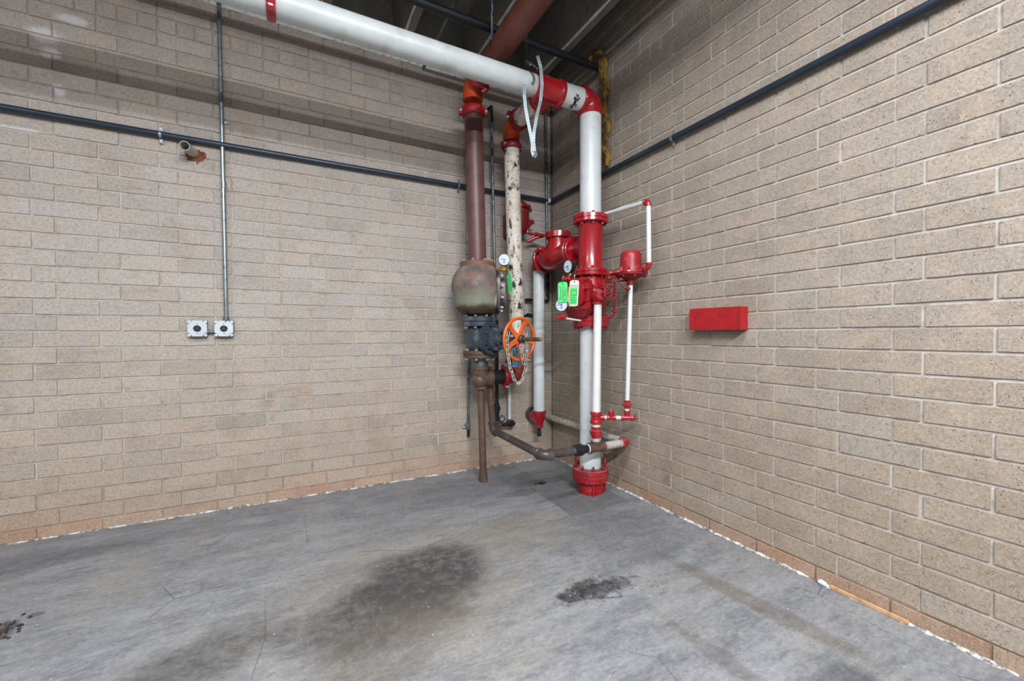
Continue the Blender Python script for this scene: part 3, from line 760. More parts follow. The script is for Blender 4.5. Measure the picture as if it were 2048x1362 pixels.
# ---------------- check valve on the branch behind the spool
CZ = 1.977
tc = thing('check_valve', 'red swing check valve between the spool and the rear red elbow', 'valve', (RX, -.55, CZ - .13))
b = MB().lathe((RX, -.24, CZ), -Y_, [(0, .075), (.03, .085), (.09, .108), (.17, .122), (.24, .118), (.31, .10), (.38, .08), (.5, .07), (.53, .068)], 44)
b.lathe((RX, -.50, CZ), Z_, [(0, .112), (.08, .108), (.13, .094), (.15, .092)], 40)
b.sphere((RX - .105, -.36, CZ + .075), .026)
obj('body', b, M['red'], tc)
for y0 in (-.275, -.745):
    fl_ = obj('flange', MB().lathe((RX, y0, CZ), Y_, [(0, .116), (.003, .122), (.028, .122), (.031, .116)], 44), M['red'], tc)
    bolts(fl_, (RX, y0, CZ), -Y_, .100, 8, .013, .014, M['red_dusty'], .2)
cv = obj('cover_plate', MB().lathe((RX, -.50, CZ + .15), Z_, [(0, .108), (.003, .114), (.05, .114), (.055, .108)], 44), M['red'], tc)
bolts(cv, (RX, -.50, CZ + .205), Z_, .096, 8, .011, .010, M['red'], .3, both=.055)
tag(obj('pipe_elbow', MB().elbow((-.255, -.155, CZ), -Y_, -Z_, .064, .065, 1.14, .035, 36), M['red']), 'red elbow at the rear end of the check valve, over a white pipe', 'pipe fitting')
obj('thread_seal', MB().cyl((-.255, -.236, CZ), (-.255, -.246, CZ), .069, 32, 0), M['white_small'], bpy.data.objects['check_valve'])
tag(obj('branch_pipe', MB().lathe((-.25, -.153, .50), V((-.005, -.002, 1.4)), [(0, .056), (1.385, .056)], 40), M['white']), 'white vertical pipe standing in the corner below the check valve', 'pipe')
tl = thing('reducing_tee', 'red reducing tee at the foot of the white corner pipe', 'pipe fitting', (-.25, -.153, .33))
b = MB().lathe((-.25, -.153, .36), Z_, [(0, .036), (.003, .040), (.02, .040), (.022, .033), (.03, .035), (.07, .05), (.1, .062), (.14, .066), (.145, .072), (.165, .073), (.168, .066)], 36)
b.lathe((-.25, -.153, .455), Y_, [(0, .055), (.07, .055), (.075, .06), (.1, .06)], 30)
obj('body', b, M['red'], tl)
obj('escutcheon', MB().lathe((-.25, -.02, .47), Y_, [(0, .055), (.004, .07), (.012, .072)], 36), M['iron'], tl)
obj('drain_nipple', MB().cyl((-.25, -.153, .285), (-.25, -.153, .365), .018, 18, 0).cyl((-.25, -.153, .275), (-.25, -.153, .315), .022, 8), M['iron_dark'], tl)

# ---------------- retard chamber and its piping
CX, CY = -.16, -1.31
tr = thing('retard_chamber', 'red domed retarding chamber on a thin white pipe near the right wall', 'chamber', (CX, CY, 1.64))
obj('dome', MB().lathe((CX, CY, 1.728), Z_, [(0, .083), (.01, .080), (.06, .077), (.11, .0755), (.13, .073), (.147, .064), (.156, .048), (.159, .02), (.1595, 0)], 44), M['red_dusty'], tr)
fl_ = obj('flange', MB().lathe((CX, CY, 1.700), Z_, [(0, .112), (.004, .120), (.011, .122), (.012, .116), (.016, .116), (.017, .122), (.026, .120), (.029, .112)], 44), M['red'], tr)
obj('bottom_cone', MB().lathe((CX, CY, 1.632), Z_, [(0, .024), (.002, .028), (.036, .029), (.038, .045), (.055, .07), (.068, .085)], 36), M['dark_red'], tr)
for i in range(8):
    a = 2 * PI * i / 8 + .3; c_ = V((CX + .102 * math.cos(a), CY + .102 * math.sin(a), 1.70))
    obj('bolt', MB().hexbolt(c_, -Z_, .011, .012, .006), M['red'], fl_)
    q = V((math.cos(a + .35), math.sin(a + .35), 0)); s_ = MB()
    c0 = V((CX, CY, 1.73)); tq2 = V((-q.y, q.x, 0))
    v6 = [s_.bm.verts.new(p) for p in (c0 + q * .079 + tq2 * .012, c0 + q * .079 - tq2 * .012, c0 + q * .104, c0 + q * .0765 + Z_ * .042)]
    for f in ((0, 1, 2), (0, 1, 3), (1, 2, 3), (2, 0, 3)): s_.bm.faces.new([v6[k] for k in f])
    obj('rib', s_, M['red_dusty'], tr)
# right elbow, upright, top elbow, run back to the spool
tag(obj('pipe_elbow', MB().cyl((CX, CY - .10, 1.725), (CX, CY - .15, 1.73), .014, 16, 0).elbow((CX, -1.488, 1.735), Y_, Z_, .018, .02, 1.25, .018, 20), M['red']), 'small red elbow joining the retarding chamber to the upright white pipe', 'pipe fitting')
tag(obj('trim_pipe', MB().cyl((CX, -1.488, 1.765), (CX, -1.482, 2.175), .0165, 20, 0), M['white_small']), 'thin upright white pipe right of the retarding chamber', 'pipe')
tag(obj('pipe_elbow', MB().elbow((CX, -1.480, 2.20), -Z_, Y_, .018, .02, 1.3, .018, 20), M['red']), 'small red elbow at the top of the thin upright white pipe', 'pipe fitting')
tag(obj('trim_pipe', MB().tube([(CX, -1.45, 2.20), (CX, -.90, 2.235), (RX + .06, -.90, 2.235)], .0165, 18, bend=.03), M['white_small']), 'thin white pipe sloping from the red top elbow back behind the riser', 'pipe')
# left link from chamber down to the alarm valve
tag(obj('trim_pipe', MB().cyl((CX - .10, CY - .01, 1.725), (CX - .165, CY + .015, 1.72), .013, 14, 0).tube([(CX - .11, CY - .01, 1.725), (CX - .19, CY + .03, 1.71), (-.33, -1.24, 1.685), (-.335, -1.20, 1.63), (-.335, -1.17, 1.58)], .0125, 14, bend=.03).cyl((-.31, -1.255, 1.69), (-.275, -1.27, 1.697), .019, 14).cyl((-.334, -1.225, 1.64), (-.335, -1.21, 1.61), .018, 14), M['red']), 'short red trim pipe linking the retarding chamber to the drain valve', 'pipe')
tb = thing('trim_valve', 'small dark red trim valve with a lever just below the retarding chamber', 'valve', (-.235, -1.26, 1.62))
obj('body', MB().tube([(-.33, -1.24, 1.655), (-.17, -1.30, 1.665)], .007, 10), M['dark_red'], tb)
obj('knob', MB().sphere((-.205, -1.33, 1.60), .018, (1, 1, .8)).cyl((-.205, -1.31, 1.605), (-.235, -1.27, 1.65), .006, 8), M['dark_red'], tb)
# chamber drain pipe
P1, P2 = V((CX, CY, 1.64)), V((-.160, -1.272, .66))
tag(obj('trim_pipe', MB().lathe(P1, P2 - P1, [(0, .0165), ((P2 - P1).length, .0165)], 20), M['white_small']), 'long thin white pipe hanging below the retarding chamber', 'pipe')
q = P1 + (P2 - P1) * ((1.64 - .745) / .98)
tag(obj('pipe_union', MB().lathe(q - Z_ * .032, Z_, [(0, .019), (.003, .023), (.018, .024), (.02, .033), (.038, .034), (.041, .024), (.058, .023), (.062, .02)], 8, smooth=False), M['red']), 'red union low on the thin white pipe under the retarding chamber', 'pipe fitting')
tw = thing('drain_tee', 'small red tee with wing plug ending the thin white pipe under the chamber', 'pipe fitting', P2)
b = MB().lathe(P2 - Z_ * .005, Z_, [(0, .02), (.02, .02), (.022, .026), (.042, .026)], 20)
bdd = V((.18, -.11, 0)).normalized()
b.lathe(P2 - Z_ * .018 - bdd * .045, bdd, [(0, .02), (.003, .024), (.016, .024), (.018, .019), (.07, .019), (.072, .024), (.088, .024), (.1, .012)], 20)
obj('body', b, M['red'], tw)
obj('plug', MB().cyl(P2 - Z_ * .02 + bdd * .05, P2 - Z_ * .02 + bdd * .085, .008, 10).box(P2 - Z_ * .012 + bdd * .062, (bdd, Z_, bdd.cross(Z_)), (.008, .05, .008)), M['dark_red'], tw)
pA = V((DP.x, DP.y, .645)) + bd * .06; pB = P2 - Z_ * .018 - bdd * .04
tag(obj('trim_pipe', MB().cyl(pA, pB, .0145, 16, 0), M['white_small']), 'short thin white pipe between the front drain and the small red tee', 'pipe')
mid = pA + (pB - pA) * .40
tz = thing('needle_valve', 'small red valve on the short thin pipe beside the front drain', 'valve', mid)
b = MB().lathe(mid - bd * .035, bd, [(0, .019), (.003, .023), (.014, .023), (.016, .017), (.054, .017), (.056, .023), (.068, .023), (.07, .019)], 18)
b.lathe(mid, Z_, [(0, .02), (.03, .018), (.032, .025), (.05, .025), (.053, .019), (.062, .014)], 18)
obj('body', b, M['red'], tz)
obj('cap', MB().cyl(mid + Z_ * .058, mid + Z_ * .07, .019, 14), M['galv'], tz)

# ---------------- gauges
def gauge(c, n, r, label, face_tilt=0.0, needle=PI, stem=None, stem_mat='brass'):
    c = V(c); n = V(n).normalized(); u = n.cross(Z_).normalized() * -1; v = Z_
    u = Z_.cross(n).normalized(); v = n.cross(u).normalized()
    g_ = thing('pressure_gauge', label, 'gauge', c - Z_ * r, 'pressure gauges on the valves')
    obj('case', MB().lathe(c - n * .03, n, [(0, r * .8), (.004, r * .94), (.03, r * .97), (.034, r), (.042, r), (.043, r * .93), (.038, r * .92)], 36), M['black'], g_)
    f_ = obj('dial', MB().lathe(c + n * .0085, n, [(0, r * .93), (.002, r * .93)], 36), M['face'], g_)
    tk = MB()
    for i in range(25):
        a = math.radians(-45 + 270 * i / 24); rr = r * .84; L = .16 * r if i % 4 == 0 else .08 * r
        p = c + n * .0112 + (u * math.cos(a) + v * math.sin(a)) * (rr - L / 2)
        tk.box(p, (u * math.cos(a) + v * math.sin(a), (v * math.cos(a) - u * math.sin(a)), n), (L, r * .025, .0008), 0)
    for k_ in range(3): tk.box(c + n * .0112 - v * (r * (.32 + .13 * k_)), (u, v, n), (r * (.5 - .12 * k_), r * .05, .0008), 0)
    obj('markings', tk, M['ink'], f_)
    nd_ = MB(); dd = (u * math.cos(needle) + v * math.sin(needle))
    nd_.box(c + n * .013 + dd * r * .25, (dd, dd.cross(n), n), (r * .9, r * .05, .001), 0).cyl(c + n * .011, c + n * .016, r * .09, 12, 0)
    obj('needle', nd_, M['black'], g_)
    obj('stem', MB().cyl(c - Z_ * (r * .95) - n * .012, c - Z_ * (r * 1.35) - n * .012, .010, 12), M[stem_mat], g_)
    return g_
gauge((-.53, -1.05, 1.779), (-1, -.10, 0), .051, 'small round pressure gauge just above the green tags, left of the red flange', needle=PI + .1)
gauge((-.600, -1.06, 1.487), (-.86, -.62, 0), .049, 'round pressure gauge below the green tags, left of the alarm valve', needle=PI)
tag(obj('trim_pipe', MB().cyl((-.59, -1.05, 1.392), (-.36, -1.0, 1.372), .008, 12, 0), M['white_small']), 'thin white gauge pipe feeding the gauge below the green tags', 'pipe')
tag(obj('gauge_cock', MB().cyl((-.595, -1.052, 1.375), (-.595, -1.052, 1.43), .013, 14).cyl((-.65, -1.065, 1.392), (-.56, -1.045, 1.392), .014, 14).cyl((-.60, -1.09, 1.40), (-.60, -1.05, 1.395), .009, 10), M['red']), 'small red gauge cock under the gauge below the green tags', 'valve')
tag(obj('gauge_cock', MB().cyl((-.523, -1.04, 1.675), (-.523, -1.04, 1.72), .013, 14).cyl((-.57, -1.05, 1.682), (-.47, -1.02, 1.68), .013, 14).tube([(-.48, -1.03, 1.68), (-.38, -1.0, 1.675)], .008, 10).sphere((-.585, -1.06, 1.69), .017, (.6, .6, 1)), M['red']), 'small red gauge cock under the gauge above the green tags', 'valve')

# ---------------- tags
def card(name, top, n, w, h, mat, label, tilt=0.0, rows=6, group='inspection tags on wires', lay=None):
    top = V(top); n = V(n).normalized(); u = Z_.cross(n).normalized(); v = n.cross(u)
    u2 = u * math.cos(tilt) + v * math.sin(tilt); v2 = v * math.cos(tilt) - u * math.sin(tilt)
    g_ = thing(name, label, 'tag', top, group)
    o = [(-w / 2, -h), (w / 2, -h), (w / 2, -.012), (w / 2 - .012, 0), (-w / 2 + .012, 0), (-w / 2, -.012)]
    s_ = MB(); R2 = [[s_.bm.verts.new(top + u2 * x + v2 * y + n * k) for x, y in o] for k in (-.0006, .0006)]
    s_.skin(R2[0], R2[1], False); s_.cap(R2[0], True); s_.cap(R2[1])
    obj('card', s_, M[mat], g_)
    pr = MB()
    pr.cyl(top + v2 * -.012 + n * .0006, top + v2 * -.012 + n * .0012, .005, 12, 0)
    for i in range(rows):                 # printed columns, read sideways on the card
        x = -w / 2 + w * (.16 + .68 * i / max(1, rows - 1))
        y = -.035
        while y > -h + .02:
            L = random.uniform(.006, .02)
            if random.random() < .8: pr.box(top + u2 * x + v2 * (y - L / 2) + n * .0009, (u2, v2, n), (w * .05, L, .0004), 0)
            y -= L + .005
    obj('print', pr, M['ink'], g_)
    if lay:
        for (mm, ox, oy, ww, hh, dz) in lay:
            c_ = top + u2 * ox + v2 * (oy - hh / 2) + n * dz
            obj('sheet', MB().box(c_, (u2, v2, n), (ww, hh, .0008), 0), M[mm], g_)
    obj('wire', MB().tube([top + v2 * -.012, top + Z_ * .02 + n * .004, top + Z_ * .045 - n * .006], .0012, 6), M['steel'], g_)
    return g_
card('inspection_tag', (-.605, -1.075, 1.655), (-.75, -.66, .05), .072, .150, 'green_tag', 'plain green inspection tag, left of the layered one, above the lower gauge', .03)
card('inspection_tag', (-.518, -1.105, 1.67), (-.80, -.60, .05), .072, .190, 'white_tag', 'layered white, yellow and green inspection tag in front of the alarm valve cover', -.05, 5, lay=[('yellow_tag', -.012, -.05, .066, .145, -.002), ('green_tag', -.002, -.055, .056, .125, .0012)])
# green sheet gets print too
pr = MB(); top = V((-.518, -1.105, 1.67)); n = V((-.80, -.60, .05)).normalized(); u = Z_.cross(n).normalized(); v = n.cross(u)
for i in range(4):
    for j in range(6):
        if random.random() < .85: pr.box(top + u * (-.022 + .012 * i) + v * (-.075 - .018 * j) + n * .0022, (u, v, n), (.004, .013, .0005), 0)
obj('print', pr, M['ink'], bpy.data.objects['inspection_tag.001'])

# ================================================================= left assembly (dry valve, gate valve)
LY = -.34
def LX(z): return -.926 + (z / 3.1) * -.082
def LP(z): return V((LX(z), LY, z))
def lz(py, d): return CAM.z - (py - 669.3) * d / FPX
tag(obj('drain_stub', MB().cyl(LP(.012), LP(.84), .0305, 28, 0).cyl(LP(0), LP(.075), .037, 28), M['iron_brown'], ), 'brown iron stub pipe reaching down to the floor below the gate valve', 'pipe')
EZ = .895
te = thing('pipe_tee', 'brown cast iron elbow fitting under the gate valve, open towards the right', 'pipe fitting', LP(.80))
b = MB().lathe(LP(.80), Z_, [(0, .046), (.003, .049), (.022, .050), (.026, .042), (.05, .044), (.075, .065), (.1, .070)], 36)
b.elbow(LP(EZ) , Z_, X_, .066, .075, 1.17, .04, 36)
b.sphere(LP(EZ - .02) + V((-.005, 0, 0)), .071)
obj('body', b, M['iron_brown'], te)
tag(obj('pipe_nipple', MB().cyl(LP(1.0), LP(1.075), .068, 36, 0), M['galv_old']), 'short steel nipple between the gate valve and the brown elbow fitting', 'pipe')
tag(obj('pipe_nipple', MB().cyl(LP(EZ) + X_ * .10, LP(EZ) + X_ * .225, .062, 36, 0), M['iron_dark']), 'dark horizontal nipple between the brown fitting and the red coupling', 'pipe')
# grooved coupling and lower elbow
def coupling(c, d, r, mat, label, ear, bolt_mat='steel', w=.05):
    c = V(c); d = V(d).normalized(); ear = V(ear); ear = (ear - d * ear.dot(d)).normalized()
    g_ = thing('grooved_coupling', label, 'coupling', c)
    b = MB().lathe(c - d * w / 2, d, [(0, r + .002), (.002, r + .012), (w * .3, r + .02), (w * .7, r + .02), (w - .002, r + .012), (w, r + .002)], 40)
    sd = d.cross(ear)
    for s_ in (-1, 1): b.box(c + ear * s_ * (r + .022), (d, ear, sd), (w * .75, .042, .045), .008)
    obj('housing', b, mat, g_)
    for s_ in (-1, 1):
        p = c + ear * s_ * (r + .028)
        obj('bolt', MB().hexbolt(p + sd * .022, sd, .012, .012, .012).hexbolt(p - sd * .022, -sd, .012, .012, .01), M[bolt_mat], g_)
    return g_
coupling(LP(EZ) + X_ * .235, X_, .066, M['red_dusty'], 'red grooved coupling joining the dark nipple to the rusty lower elbow', (0, -.25, -1))
PX0, PX1 = -.583, -.652           # peeling riser x at the bottom / top
def PP(z): return V((PX0 + (PX1 - PX0) * (z - .9) / 2.25, LY, z))
tag(obj('pipe_elbow', MB().elbow(PP(.90), -X_, Z_, .066, .085, 1.05, .03, 36), M['rust_red']), 'faded rusty red elbow under the peeling riser, behind the chain', 'pipe fitting')
coupling(PP(1.035), PP(2) - PP(1), .067, M['dark_red'], 'dark red grooved coupling at the foot of the peeling riser', (1, -.2, 0), w=.048)
tag(obj('peeling_riser', MB().lathe(PP(1.04), PP(2) - PP(1), [(0, .0675), (1.90, .0675)], 44), M['peel']), 'cream riser pipe with peeling paint showing dark metal', 'pipe')
coupling(PP(2.93), PP(2) - PP(1), .070, M['dark_red'], 'dark red grooved coupling at the top of the peeling riser', (-1, -.25, 0), w=.055)
tag(obj('pipe_elbow', MB().elbow(PP(3.10), PP(0.5) - PP(1), V((0, -1, .0)), .069, .10, 1.04, .03, 36), M['orange_fit']), 'orange and red elbow on top of the peeling riser', 'pipe fitting')
coupling(V((PX1 - .002, LY - .15, 3.10)), -Y_, .070, M['dark_red'], 'dark red grooved coupling between the peeling riser elbow and its spool', (1, 0, -.3), w=.05)
tag(obj('pipe_spool', MB().cyl((PX1, LY - .10, 3.10), (-.648, RY + .14, 3.105), .0675, 40, 0), M['peel']), 'short cream spool running from the orange elbow forward to the big red tee', 'pipe')
# gate valve
tgv = thing('gate_valve', 'blue-black gate valve with a large orange handwheel', 'valve', LP(1.07))
gd = V((.262, -.965, 0)).normalized(); gu = V((-gd.y, gd.x, 0))
GZ = 1.232; gc = LP(GZ)
b = MB().lathe(LP(1.10), Z_, [(0, .085), (.03, .088), (.06, .105), (.1, .112), (.17, .112), (.21, .104), (.24, .09)], 40)
b.prism(gc, gd, Z_, [(p[0], p[1]) for p in rrect(.235, .16, .075)], .135)
b.prism(gc + gd * .155, gd, Z_, rrect(.19, .15, .07), .09, False, .05)
for k_ in (-.05, 0, .05): b.tube([gc + gd * .12 + gu * k_ * .9 - Z_ * .0 + Z_ * .0, gc + gd * .26 + gu * k_ * .5], .022, 10)
b.lathe(gc + gd * .24, gd, [(0, .06), (.03, .055), (.035, .038), (.07, .034)], 24)
obj('body', b, M['gate'], tgv)
bf = obj('bonnet_flange', MB().prism(gc + gd * .135, gd, Z_, rrect(.27, .205, .09), .018).prism(gc + gd * .157, gd, Z_, rrect(.26, .2, .09), .02), M['gate'], tgv)
for i in range(8):
    a = 2 * PI * i / 8 + .35
    p = gc + gd * .177 + Z_ * (.118 * math.sin(a)) + gu * (.086 * math.cos(a))
    obj('bolt', MB().hexbolt(p, gd, .012, .012, .01), M['iron'], bf)
yk = MB()
for s_ in (-1, 1):
    yk.tube([gc + gd * .24 + Z_ * .055 * s_ + gu * .0, gc + gd * .30 + Z_ * .066 * s_, gc + gd * .43 + Z_ * .05 * s_, gc + gd * .475 + Z_ * .02 * s_], .017, 12, bend=.04)
yk.lathe(gc + gd * .455, gd, [(0, .03), (.003, .036), (.03, .036), (.04, .028)], 24)
yk.cyl(gc + gd * .28, gc + gd * .285 , .055, 24)
obj('yoke', yk, M['gate'], tgv)
obj('stem', MB().cyl(gc + gd * .25, gc + gd * .715, .0155, 20).cyl(gc + gd * .505, gc + gd * .54, .034, 8, smooth=False), M['stem'], tgv)
obj('stem_tip', MB().cyl(gc + gd * .712, gc + gd * .728, .012, 12), M['brass'], tgv)
hwc = gc + gd * .497; HR = .160
hw = MB()
hw.tube([hwc + (gu * math.cos(2 * PI * i / 64) + Z_ * math.sin(2 * PI * i / 64)) * HR for i in range(64)], .0125, 14, closed=True)
hwo = obj('handwheel', hw, M['orange'], tgv)
obj('hub', MB().lathe(hwc - gd * .016, gd, [(0, .024), (.003, .030), (.028, .032), (.034, .027)], 24), M['orange'], hwo)
for i in range(5):
    a = 2 * PI * i / 5 + 1.12
    dr = gu * math.cos(a) + Z_ * math.sin(a); tn = gd.cross(dr)
    s_ = MB(); rows = []
    for k_ in range(6):
        q_ = k_ / 5; ww = .016 + .008 * abs(q_ - .5) * 2; th2 = .009
        p = hwc + dr * (.024 + (HR - .03) * q_) + gd * (.012 * math.sin(PI * q_) * -1)
        rows.append([s_.bm.verts.new(p + tn * sx_ * ww + gd * sy_ * th2) for sx_, sy_ in ((-1, -1), (1, -1), (1, 1), (-1, 1))])
    for a1, b1 in zip(rows, rows[1:]): s_.skin(a1, b1, False)
    s_.cap(rows[0], True); s_.cap(rows[-1])
    bmesh.ops.bevel(s_.bm, geom=s_.bm.edges[:], offset=.003, segments=1, affect='EDGES')
    obj('spoke', s_, M['orange'], hwo)
for zb, zt in ((1.337, 1.419), (1.070, 1.132)):
    fl_ = obj('flange', MB().lathe(LP(zb), Z_, [(0, .136), (.004, .144), ((zt - zb) * .48, .144), ((zt - zb) * .5, .136), ((zt - zb) * .53, .136), ((zt - zb) * .55, .146), (zt - zb - .004, .146), (zt - zb, .138)], 48), M['iron_brown'] if zb < 1.2 else M['gate'], tgv)
    bolts(fl_, LP(zt), Z_, .12, 8, .014, .017, M['steel'], .15, both=zt - zb)
# dry pipe valve
tdv = thing('dry_pipe_valve', 'large bulbous weathered dry pipe valve above the gate valve', 'valve', LP(1.42))
nc = V((.93, -.37, 0)).normalized()
def clampf(co):
    c0 = LP(co.z); rel = co - c0; k_ = rel.dot(nc)
    return co - nc * (k_ - .150) if k_ > .150 else co
prof_px = [(629, .10), (627, .15), (623, .166), (617, .190), (605.7, .198), (591.6, .209), (584, .222), (576, .226), (567, .224), (558.7, .217), (552, .208), (547, .197), (540, .176), (534, .150), (530, .138)]
zz0 = lz(629, 3.56)
b = MB().lathe(LP(zz0), LP(2) - LP(1), [(lz(p, 3.56) - zz0, r) for p, r in prof_px], 56, clampf=clampf)
# fill towards the cover so the right side is upright
b.prism(LP(1.625) + nc * .02, nc, Z_, rrect(.35, .30, .10, 8), .128, True)
b.lathe(LP(1.40), Z_, [(0, .10), (.05, .10)], 36)
obj('body', b, M['casting'], tdv)
tf = obj('top_flange', MB().lathe(LP(1.826), Z_, [(0, .143), (.004, .150), (.050, .150), (.056, .143)], 48), M['rusty'], tdv)
bolts(tf, LP(1.882), Z_, .127, 8, .015, .017, M['steel'], .1)
obj('gasket', MB().prism(LP(1.625) + nc * .149, nc, Z_, rrect(.352, .31, .10, 8), .006), M['black'], tdv)
cp = obj('cover_plate', MB().prism(LP(1.625) + nc * .155, nc, Z_, rrect(.36, .315, .10, 8), .022, True, .02).prism(LP(1.625) + nc * .177, nc, Z_, rrect(.25, .20, .07, 8), .05, True, .08), M['iron'], tdv)
for i in range(12):
    a = 2 * PI * (i + .5) / 12; tn = V((-nc.y, nc.x, 0))
    p = LP(1.625) + nc * .177 + Z_ * max(-.158, min(.158, .185 * math.sin(a))) + tn * max(-.135, min(.135, .165 * math.cos(a)))
    obj('bolt', MB().hexbolt(p, nc, .014, .016, .012), M['steel'], cp)
obj('plug', MB().hexbolt(V((LX(1.5) - .19, LY - .03, 1.50)), V((-1, -.1, 0)), .014, .03), M['iron_brown'], tdv)
obj('lower_plug', MB().cyl(V((LX(1.43) - .09, LY - .05, 1.448)), V((LX(1.43) - .165, LY - .09, 1.448)), .014, 12), M['iron_dark'], tdv)
# big brown riser over it
tag(obj('brown_riser', MB().lathe(LP(1.88), LP(2) - LP(1), [(0, .0775), (1.27, .0775)], 48), M['brown']), 'thick brown-red riser pipe above the bulbous dry pipe valve', 'pipe')
coupling(LP(3.145), LP(2) - LP(1), .079, M['red_dusty'], 'red grooved coupling at the top of the brown riser', (.96, -.3, 0), w=.075)
BO = V((LX(3.33), LY, 3.36))
tag(obj('pipe_elbow', MB().elbow(BO, -Z_, -Y_, .080, .10, 1.04, .03, 40), M['orange_fit']), 'bright orange elbow on top of the brown riser', 'pipe fitting')
coupling(BO + V((0, -.155, .004)), -Y_, .082, M['red'], 'red grooved coupling holding the overhead brown pipe to the orange elbow', (.5, 0, -.85), w=.06)
oa, ob = BO - Y_ * .10, V((-.98, -3.4, 3.40))
tag(obj('overhead_pipe', MB().cyl(oa, ob, .086, 48, 0), M['brown_over']), 'thick red-brown pipe overhead, passing above the white main towards the camera', 'pipe')
# left gauge with its fittings
gauge((-.800, -.50, 1.895), (-.46, -.88, 0), .050, 'round pressure gauge between the bulbous valve and the peeling riser', needle=PI - .25)
tag(obj('gauge_cock', MB().tube([(-.86, -.42, 1.81), (-.80, -.485, 1.815)], .011, 12).cyl((-.815, -.47, 1.813), (-.775, -.5, 1.816), .016, 10).cyl((-.797, -.49, 1.80), (-.797, -.49, 1.845), .011, 10), M['brass']), 'brass gauge cock beside the bulbous dry pipe valve', 'valve')
tag(obj('trim_pipe', MB().cyl((-.90, -.40, 1.80), (-.845, -.43, 1.81), .014, 12, 0), M['iron_brown']), 'short rusty nipple from the bulbous valve to the brass cock', 'pipe')
card('inspection_tag', (-.775, -.535, 1.775), (-.98, -.18, .1), .055, .17, 'green_tag', 'green inspection tag hanging edge-on beside the peeling riser', .28, 4)
card('control_valve_tag', (-.750, -.62, 1.17), (-.3, -.95, 0), .066, .17, 'blue_tag', 'blue tag hanging behind the orange handwheel', 0, 5)
obj('cord', MB().tube([V((-.750, -.62, 1.165)), V((-.77, -.66, 1.20)), gc + gd * .40 + Z_ * .03], .0015, 6), M['steel'], bpy.data.objects['control_valve_tag'])
tag(obj('tag_string', MB().tube([hwc + V((-.03, -.02, -.06)), hwc + V((-.02, -.02, -.02)), hwc + V((.0, -.02, -.03)), hwc + V((.012, -.02, -.12)), hwc + V((-.01, -.02, -.22))], .0022, 6, bend=.02), paint('magenta_string', (200, 40, 90), .6)), 'thin magenta tag string around the orange wheel hub', 'string')

# chain round the handwheel
def px_pt(px, py, Y=None, d=None):
    r = RM @ V(((px - 1024) / FPX, -(py - CYP) / FPX, -1.0))
    tt_ = d if d is not None else (Y - CAM.y) / r.y
    return CAM + r * tt_
hk = -.86
cpts = [px_pt(1017, 664, hk), px_pt(1014, 685, hk - .02), px_pt(1016, 710, hk - .02), px_pt(1021, 738, hk - .01), px_pt(1028, 758, hk), px_pt(1036, 768, hk), px_pt(1044, 760, hk), px_pt(1050, 742, hk), px_pt(1052, 722, hk - .01), px_pt(1054, 700, hk - .03), px_pt(1053, 682, hk - .03), px_pt(1052, 666, hk - .02)]
cpts2 = [px_pt(1047, 728, hk - .03), px_pt(1045, 712, hk - .03), px_pt(1041, 698, hk - .03), px_pt(1043, 688, hk - .03)]
tch = thing('lock_chain', 'bright steel chain looped through the orange handwheel', 'chain', tuple(cpts[5]))
link_me = None
def links(pts_, par):
    global link_me
    L = .034; P = [V(p) for p in pts_]
    seg = [(a_, b_) for a_, b_ in zip(P, P[1:])]; tot = sum((b_ - a_).length for a_, b_ in seg)
    n_ = int(tot / L)
    for i in range(n_):
        s0 = (i + .5) * tot / n_
        for a_, b_ in seg:
            l_ = (b_ - a_).length
            if s0 <= l_: break
            s0 -= l_
        p = a_ + (b_ - a_) * min(1, s0 / l_); dd = (b_ - a_).normalized()
        if link_me is None:
            m_ = MB(); hh, ww = .0145, .011
            loop = []
            for k_ in range(20):
                a = 2 * PI * k_ / 20
                loop.append(V((ww * math.cos(a), 0, hh * (1 if math.sin(a) > 0 else -1) * (abs(math.sin(a)) > .01) + ww * .9 * math.sin(a))))
            m_.tube(loop, .004, 8, closed=True)
            o = obj('link', m_, M['chain'], loc=(0, 0, 0)); link_me = o.data
            bpy.data.objects.remove(o)
        o = bpy.data.objects.new('link', link_me); COL.objects.link(o); o.parent = par
        zx = dd; base_ = gu if i % 2 == 0 else gd
        xx = (base_ - zx * base_.dot(zx)).normalized(); yy = zx.cross(xx)
        R = Matrix((xx, yy, zx)).transposed().to_4x4()
        o.matrix_local = Matrix.Translation(p - V(par['_w'])) @ R
links(cpts, tch); links(cpts2, tch)
tag(obj('padlock', MB().box(px_pt(1043, 702, hk - .045), (gu, gd, Z_), (.03, .018, .036), .004).tube([px_pt(1040, 697, hk - .045), px_pt(1040, 690, hk - .045), px_pt(1047, 690, hk - .045), px_pt(1047, 697, hk - .045)], .0035, 8, bend=.01), M['steel']), 'small steel padlock on the chain below the orange wheel hub', 'padlock')

